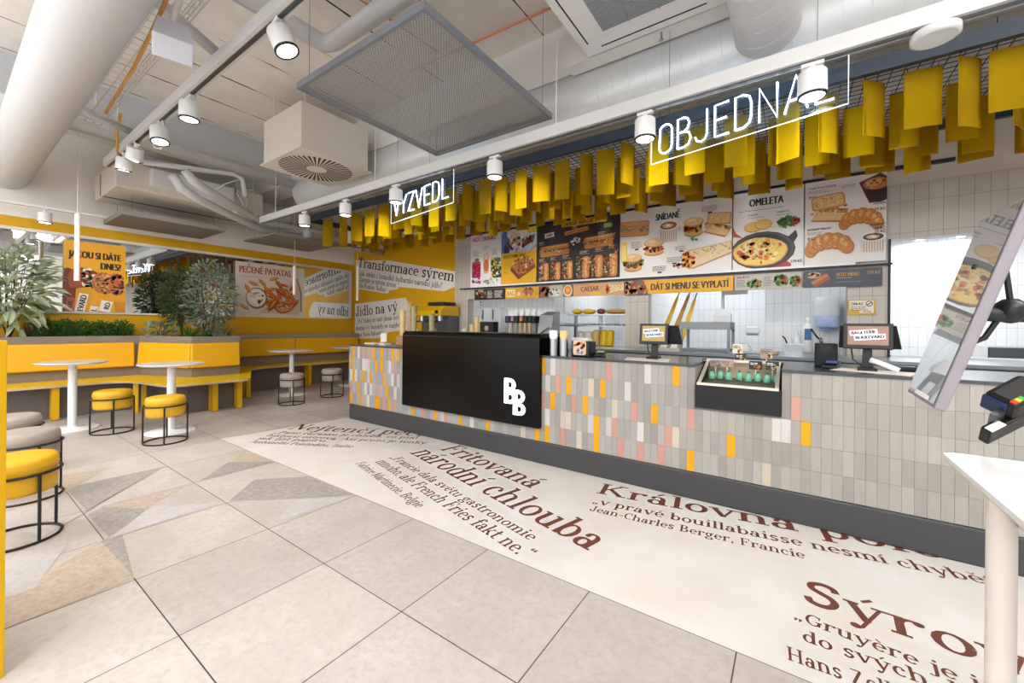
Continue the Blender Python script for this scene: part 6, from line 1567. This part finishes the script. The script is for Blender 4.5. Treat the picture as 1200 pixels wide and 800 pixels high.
# ================================================================== things on the counter
CZ = .945
ds = thing('refrigerated_display', 'black open refrigerated display set into the counter front', 'display case', (-.31, 3.05, .65))
b = MB(); b.box(-.562, 3.03, .648, -.063, 3.5, .668); b.box(-.562, 3.03, .668, -.063, 3.05, .805); b.prism([(-.562, 3.05, .668), (-.562, 3.5, .668), (-.562, 3.5, .94), (-.562, 3.42, .945), (-.562, 3.05, .81)], (.012, 0, 0)); b.prism([(-.075, 3.05, .668), (-.075, 3.5, .668), (-.075, 3.5, .94), (-.075, 3.42, .945), (-.075, 3.05, .81)], (.012, 0, 0)); b.box(-.55, 3.48, .668, -.075, 3.5, .94); b.build('case', MATS['black_matte'], ds)
rm = M('display_rim', 'd9d0c2', .3, metal=.3); b = MB()
for (xa, xb) in ((-.55, -.528), (-.097, -.075)): b.prism([(xa, 3.05, .812), (xa, 3.42, .945), (xa, 3.42, .955), (xa, 3.05, .822)], (xb - xa, 0, 0))
b.box(-.55, 3.032, .806, -.075, 3.058, .822); b.box(-.55, 3.41, .945, -.075, 3.44, .962); b.build('rim', rm, ds)
b = MB(); b.prism([(-.54, 3.06, .79), (-.54, 3.42, .83), (-.54, 3.42, .822), (-.54, 3.06, .782)], (.455, 0, 0)); b.build('deck', M('display_deck', '6f6258', .35, metal=.2), ds)
b = MB(); b.box(-.548, 3.472, .67, -.077, 3.478, .94); b.build('back_lining', M('lining_pale', 'cbb894', .5), ds)
M('green_plastic', '6fb795', .25, var=.08); M('teal_cap', '2c6a5c', .4); M('blue_cap', '1f6f9a', .4)
for i in range(8):
    x = -.5 + i * .056 + (.012 if i > 2 else 0); y = 3.31 + .02 * (i % 2); z0 = .782 + (y - 3.06) * .111 + .014
    t = bottle('green_bottle', 'small green bottle %s lying ready in the open display' % ('leftmost', 'second from the left', 'third from the left', 'fourth from the left', 'fourth from the right', 'third from the right', 'second from the right', 'rightmost')[i], 'bottle', x, y, z0, [(.027, 0), (.03, .01), (.03, .05), (.014, .066), (.012, .072)], 'green_plastic', [(.012, .072), (.012, .086)], 'blue_cap' if i == 4 else 'teal_cap', 'green bottles in the display', .78)
def card(label, u, v, y, w, h, base, seed, stand=True):
    q = at(u, v, Y=y); zb = q.z - h / 2
    t = thing('price_card', label, 'price card', (q.x, y, zb), 'price cards of the display')
    b = MB(); b.box(q.x - w / 2, y, zb, q.x + w / 2, y + .003, zb + h); b.build('card', MATS['black_matte'], t)
    p = Pic((q.x - w / 2, y, zb), (1, 0, 0), (0, 0, 1), (0, -1, 0)); p.W, p.H, p.t = w, h, t
    p.rect(base, 0, 0, w, h).lines('f3ece0' if base < '8' else '4a3a30', w * .1, h * .72, w * .7, 2, h * .16, h * .08, seed).specks(['d98a3c', 'e9b46a', '9a4a2a', 'f0d9a8'], w * .4, h * .08, w * .95, h * .5, 14, h * .1, seed); done(p)
    b = MB(); b.cyl((q.x, y + .006, (CZ if y > 3.44 and y < 3.8 else .93 if y > 4 else .79 + (y - 3.06) * .111) + .001), (q.x, y + .006, zb + h * .3), .003, n=6); b.build('stand', MATS['pale_plastic'], t)
card('black price card left of the display on the counter edge', 829.5, 424.5, 3.46, .075, .058, '2a2422', 1)
card('greyish price card leftmost above the display bottles', 838.5, 425.5, 3.37, .075, .05, '8f8078', 2)
card('pale pinkish price card second above the display bottles', 852, 426, 3.36, .085, .05, 'a8958c', 3)
card('dark price card raised behind the middle of the display', 868, 419, 3.47, .072, .06, '3a3230', 4)
card('price card standing highest behind the display', 864.5, 408.5, 3.48, .068, .07, 'd9cdbc', 5)
card('raised price card right behind the display, next to the bowl', 898, 414.5, 3.47, .075, .075, '9a8c80', 6)
card('black price card right of middle above the display bottles', 885.5, 428, 3.36, .08, .06, '2c2826', 7)
card('black price card rightmost above the display bottles', 905, 428.5, 3.37, .078, .062, '332e2a', 8)

LOGO = 'BAGETERIE', 'BOULEVARD'
def pos(label, x, y, z, w, h, yaw, base, back, lr):
    t = thing('pos_terminal', label, 'pos terminal', (x, y, CZ)); R = Matrix.Rotation(rad(yaw), 3, 'Z'); piv = Vector((x, y, 0)); b = MB()
    P = lambda a, c, e: R @ Vector((a, c, e)) + piv
    ex, ey, n = R @ Vector((1, 0, 0)), (R @ Vector((0, .12, 1))).normalized(), (R @ Vector((0, -1, .12))).normalized()
    o_ = P(-w / 2, 0, z - h / 2)
    b.prism([o_, o_ + ex * w, o_ + ex * w + ey * h, o_ + ey * h], -n * .03); b.build('screen_housing', MATS['black_plastic'], t, bevel=.004)
    p = Pic(o_ + n * .0006, ex, ey, n); p.W, p.H, p.t = w, h, t; m = .022
    p.rect(base, m, m * 1.1, w - m, h - m * .8).at(w * .5, h * .56, 5).rect('e4e6f2', -w * .36, -.002, w * .2, h * .2).txt(LOGO[0], '1c2a5a' if back else '22222c', -w * .33, h * .04, w * .5, h * .125, .05).at(w * .5, h * .36, 5).rect('e4e6f2', -w * .27, -.002, w * .36, h * .2).txt(LOGO[1], '1c2a5a' if back else '22222c', -w * .24, h * .04, w * .57, h * .125, .05).at(0, 0)
    p.b.build('screen_picture', M('screen_print', 'ffffff', .3, attr=True, emit=.1, var=.02), t)
    b = MB(); b.prism([P(-w * .2, .1, CZ + .001), P(w * .2, .1, CZ + .001), P(w * .2, -.05, CZ + .001), P(-w * .2, -.05, CZ + .001)], (0, 0, .018)); b.build('foot', MATS['black_plastic'], t, bevel=.005)
    b = MB(); b.prism([P(-w * .12, .03, CZ + .019), P(w * .12, .03, CZ + .019), P(w * .08, .045, z - h * .2), P(-w * .08, .045, z - h * .2)], R @ Vector((0, .04, 0))); b.build('neck', MATS['black_metal'], t)
    s_ = MB(); o2 = P(-w * .42, .09, z - h * .5); e2 = R @ Vector((.95, -.05, 0)); y2 = (R @ Vector((0, -.3, 1))).normalized()
    s_.prism([o2 + e2 * (w * lr[0]), o2 + e2 * (w * lr[1]), o2 + e2 * (w * (lr[1] - .12)) + y2 * h * .95, o2 + e2 * (w * (lr[0] + .04)) + y2 * h * .95], R @ Vector((0, .04, 0))); s_.build('operator_screen', MATS['black_matte'], t, bevel=.004)
    b = MB(); q = P(w * .95 - w * .5, .085, z); b.tube([P(-w * .1, .06, CZ + .02), P(-w * .3, .12, CZ + .06), P(-w * .35, .1, z - h * .3)], .004, 6); b.build('cable', MATS['black_plastic'], t)
    return t
pos('left point of sale screen with the shop sign on gold, beside the price cards', -.93, 3.32, 1.147, .222, .165, 3, 'a58d48', True, (.3, 1.42))
pos('right point of sale screen with the shop sign on brown, largest on the counter', .372, 3.3, 1.158, .235, .158, -6, '94705e', False, (-.2, 1.15))
rb = thing('receipt_printer', 'black receipt printer block left of the right screen', 'printer', (.18, 3.5, CZ)); b = MB(); b.box(.12, 3.45, CZ + .001, .24, 3.6, 1.1); b.build('body', MATS['black_matte'], rb, bevel=.006); b = MB(); b.box(.15, 3.448, 1.05, .21, 3.45, 1.09); b.build('slot', MATS['black_metal'], rb)
bx2 = thing('scanner_box', 'flat black box lying behind the white paper mat at right', 'scanner', (.56, 3.5, CZ)); b = MB(); b.box(.5, 3.45, CZ + .001, .62, 3.52, .97); b.build('body', MATS['black_plastic'], bx2, bevel=.004)
hs = thing('hand_scanner', 'white handset resting aslant at the foot of the right screen', 'handset', (.44, 3.2, CZ)); b = MB(); b.tube([(.5, 3.2, .962), (.42, 3.22, 1.0), (.38, 3.24, 1.015)], [.016, .014, .018], 8); b.build('body', MATS['pale_plastic'], hs)
def reader(label, x, y, yaw, blue):
    t = thing('card_reader', label, 'card reader', (x, y, CZ)); R = Matrix.Rotation(rad(yaw), 3, 'Z'); b = MB(); pv = (x, y, CZ)
    b.prism([R @ Vector(q) + Vector((x, y, CZ + .001)) for q in ((-.04, -.06, 0), (-.04, .06, 0), (-.04, .06, .045), (-.04, -.06, .018))], R @ Vector((.08, 0, 0))); b.build('body', MATS['black_plastic'], t, bevel=.005)
    b = MB(); b.poly([R @ Vector(q) + Vector((x, y, CZ + .0025)) for q in ((-.03, -.01, .0305), (.03, -.01, .0305), (.03, .045, .043), (-.03, .045, .043))]); b.build('display', M('reader_blue' if blue else 'reader_grey', '5a6fc0' if blue else 'c9d0d6', .3), t)
reader('black card reader on the counter between napkins and left screen', -1.37, 3.3, 14, False)
reader('black card reader with a bluish display left of the right screen', .2, 3.36, -14, True)
for (pts, lab) in ((((720, 423.5), (783, 424.5), (786, 420.5), (735, 418.5)), 'pinkish white paper mat in front of the left screen'), (((972, 433), (1068, 441.5), (1078, 437), (985, 430.5)), 'pinkish white paper mat in front of the right screen')):
    q = [at(u, v, z=.9465) for u, v in pts]; q = [Vector((a.x, max(a.y, 3.045), .9458)) for a in q]; t = thing('paper_mat', lab, 'paper mat', q[0]); b = MB(); b.prism(q, (0, 0, .0012)); b.build('sheet', M('mat_paper', 'e9dcd4', .6), t)
# cup tubes and napkin box right of the hatch
for i, (x, y, lab, c_) in enumerate(((-1.72, 3.1, 'steel cup tube right of the black hatch, left one with white cups', 'pale_plastic'), (-1.635, 3.13, 'steel cup tube right of the black hatch, right one with tan cups', 'cup_paper'))):
    t = thing('cup_tube', lab, 'cup dispenser', (x, y, CZ)); b = MB(); b.cyl((x, y, CZ + .001), (x, y, 1.09), .038, n=20); b.build('tube', st, t); b = MB(); b.lathe([(.034, 1.09), (.034, 1.1), (.04, 1.13), (.034, 1.131), (.04, 1.16), (.028, 1.165)], (x, y, 0), 16); b.build('cups', MATS[c_], t)
nb = thing('napkin_box', 'black napkin box with a printed paper front on the counter', 'napkin box', (-1.5, 3.16, CZ))
b = MB(); b.box(-1.56, 3.13, CZ + .001, -1.4, 3.28, 1.075); b.build('box', MATS['black_plastic'], nb, bevel=.008)
p = Pic((-1.545, 3.129, CZ + .015), (1, 0, 0), (0, 0, 1), (0, -1, 0)); p.W, p.H, p.t = .12, .12, nb; p.rr('d9b9a0', 0, 0, .12, .12, .02).specks(['d98a5a', 'e9b07a', 'c97a5a'], .01, .05, .11, .11, 20, .014, 3).specks(['4a5aa0', '7a8ac0'], .03, .01, .09, .04, 8, .012, 4); done(p)
ns = thing('napkin_stack', 'white paper napkins rising out behind the printed napkin box', 'napkins', (-1.56, 3.34, CZ)); b = MB(); b.box(-1.66, 3.3, CZ + .001, -1.48, 3.4, 1.1); b.build('napkins', MATS['paper'], ns, bevel=.02)
bc = thing('menu_box', 'black box with a gold panel between hatch and cup tubes', 'box', (-1.78, 3.2, CZ)); b = MB(); b.box(-1.795, 3.17, CZ + .001, -1.69, 3.3, 1.1); b.build('body', MATS['black_gloss'], bc); b = MB(); b.box(-1.785, 3.168, .97, -1.74, 3.17, 1.05); b.build('gold_panel', M('gold_print', '9a6a1c', .4), bc)

# ================================================================== self-order kiosk at the right border
kt = thing('kiosk_table', 'white pointed kiosk table on a thick pale leg at the right border', 'table', (.36, 1.29, 0))
b = MB(); c0 = at(1100, 528, z=.9); pts = [(c0.x + .004, c0.y - .02), (c0.x + .02, c0.y - .002), (c0.x + .03, c0.y), (1.1, c0.y + .02), (1.1, .6), (c0.x, .6)]
b.prism([(x, y, .888) for x, y in pts], (0, 0, .0118)); b.build('tabletop', MATS['white_gloss'], kt)
b = MB(); b.prism([(x + (.002 if x < 1 else 0), y - .001, .884) for x, y in pts], (0, 0, .004)); b.build('edge_board', MATS['plywood'], kt)
lp = at(1173.5, 650, d=.86); b = MB(); b.cyl((lp.x, lp.y, 0), (lp.x, lp.y, .884), .0225, n=28); b.build('leg', M('leg_pale', 'cfc8c0', .45), kt)
b = MB(); b.cyl((lp.x, lp.y, 0), (lp.x, lp.y, .012), .16, n=36); b.build('foot', MATS['leg_pale'], kt)
b = MB(); b.box(lp.x + .02, lp.y - .3, .79, lp.x + .5, lp.y - .0, .8); b.build('under_tray', MATS['leg_pale'], kt)
b = MB()
for i in range(18): b.box(lp.x + .03 + i * .012, lp.y - .012, .8, lp.x + .033 + i * .012, lp.y - .009, .884)
for i in range(7): b.box(lp.x + .03, lp.y - .012, .805 + i * .012, lp.x + .24, lp.y - .009, .808 + i * .012)
b.build('perforated_side', M('mesh_tan', 'b8a690', .5), kt)
ks = thing('order_screen', 'tilted glossy self-order screen at the right border mirroring the menu board', 'screen', (.35, 1.3, 1.2))
kn = Vector((-.94, 0, .262)).normalized(); S0 = at(1118, 335, d=1.0)
def kh(u, v):
    d = (at(u, v, d=1.0) - CAMP); t = (S0 - CAMP).dot(kn) / d.dot(kn); return CAMP + d * t
BL, TL, BR = kh(1063, 459), kh(1148, 258), kh(1094, 479); TR = BR + TL - BL
b = MB(); b.prism([BL, BR, TR, TL], -kn * .02); b.build('housing', M('kiosk_white', '857f85', .5), ks, bevel=.004)
ex = (BR - BL); ey = (TL - BL); o_ = kn * .0012
gp = M('screen_glass', 'd3d4d8', .02, metal=.7, var=0)
b = MB(); b.poly([BL + ex * a + ey * c + o_ for a, c in ((.03, .02), (.97, .02), (.97, .98), (.03, .98))]); b.build('glass', gp, ks)
b = MB(); b.poly([BL + ex * a + ey * c + o_ * 1.5 for a, c in ((.3, .022), (.8, .022), (.8, .045), (.3, .045))]); b.build('maker_plate', MATS['pale_plastic'], ks)
mid = (BL + TR) / 2 - kn * .022
b = MB(); b.tube([mid - kn * .0, mid - kn * .03, mid + Vector((.12, .02, -.01)), Vector((.8, mid.y + .02, mid.z - .01))], .016, 10); b.build('arm', MATS['black_metal'], ks)
b = MB(); b.cyl((.8, mid.y + .02, .9), (.8, mid.y + .02, mid.z + .05), .025, n=16); b.build('post', MATS['black_metal'], ks)
b = MB(); b.ball(mid + Vector((.06, .01, 0)), .028, n=14); b.build('joint', MATS['black_plastic'], ks)
b = MB(); b.tube([mid + Vector((.0, 0, .1)), mid + Vector((.05, 0, .09)), mid + Vector((.06, .01, .02)), mid + Vector((.02, .0, -.06)), mid + Vector((-.03, 0, -.09))], .006, 6); b.build('cable', MATS['black_plastic'], ks)
py = thing('payment_terminal', 'black tilted payment terminal on a stalk at the right border', 'payment terminal', (.47, 1.3, .95))
q = at(1190, 465, d=1.0)
ax = (at(1205, 474, d=1.0) - at(1156, 499, d=1.0)).normalized(); fv = (q - CAMP).normalized(); az = ax.cross(fv).normalized(); az = az if az.z > 0 else -az; ay = az.cross(ax)
R = Matrix((ax, ay, az)).transposed() @ Euler((rad(-25), 0, 0)).to_matrix()
b = MB(); b.box(q.x - .052, q.y - .028, q.z - .032, q.x + .052, q.y + .028, q.z + .032, R); b.build('body', MATS['black_plastic'], py, bevel=.012)
b = MB(); o1 = q + R @ Vector((-.053, 0, .006)); b.box(o1.x - .004, o1.y - .022, o1.z - .024, o1.x + .004, o1.y + .022, o1.z + .024, R); b.build('side_cover', M('navy_plastic', '1c2f5c', .3), py, bevel=.004)
for i, c_ in enumerate(('d92c24', 'e8c81c', '3aa548')):
    o1 = q + R @ Vector((-.042 + i * .009, -.0285, -.022)); b = MB(); b.box(o1.x - .0055, o1.y - .002, o1.z - .005, o1.x + .0055, o1.y + .002, o1.z + .005, R); b.build('key', M('key_%s' % 'abc'[i], c_, .4), py)
o1 = at(1174, 487, d=1.0); b = MB(); b.box(o1.x - .03, o1.y - .025, o1.z - .006, o1.x + .03, o1.y + .025, o1.z + .006, R); b.build('bracket', MATS['steel_dark'], py)
o1 = at(1178, 500, d=1.0); b = MB(); b.box(o1.x - .055, o1.y - .02, o1.z - .011, o1.x + .05, o1.y + .03, o1.z + .011, R); b.build('card_unit', MATS['black_plastic'], py, bevel=.004)
o1 = at(1178, 500, d=1.0) + R @ Vector((-.03, -.022, .0)); b = MB(); b.box(o1.x - .02, o1.y - .0015, o1.z - .008, o1.x + .018, o1.y + .0015, o1.z + .008, R); b.build('white_strip', MATS['pale_plastic'], py)
b = MB(); b.tube([q + R @ Vector((.02, .0, -.02)), q + R @ Vector((.07, .02, -.03)), Vector((.62, q.y - .02, .94)), Vector((.62, q.y - .02, .9))], .012, 8); b.build('stalk', MATS['black_metal'], py)
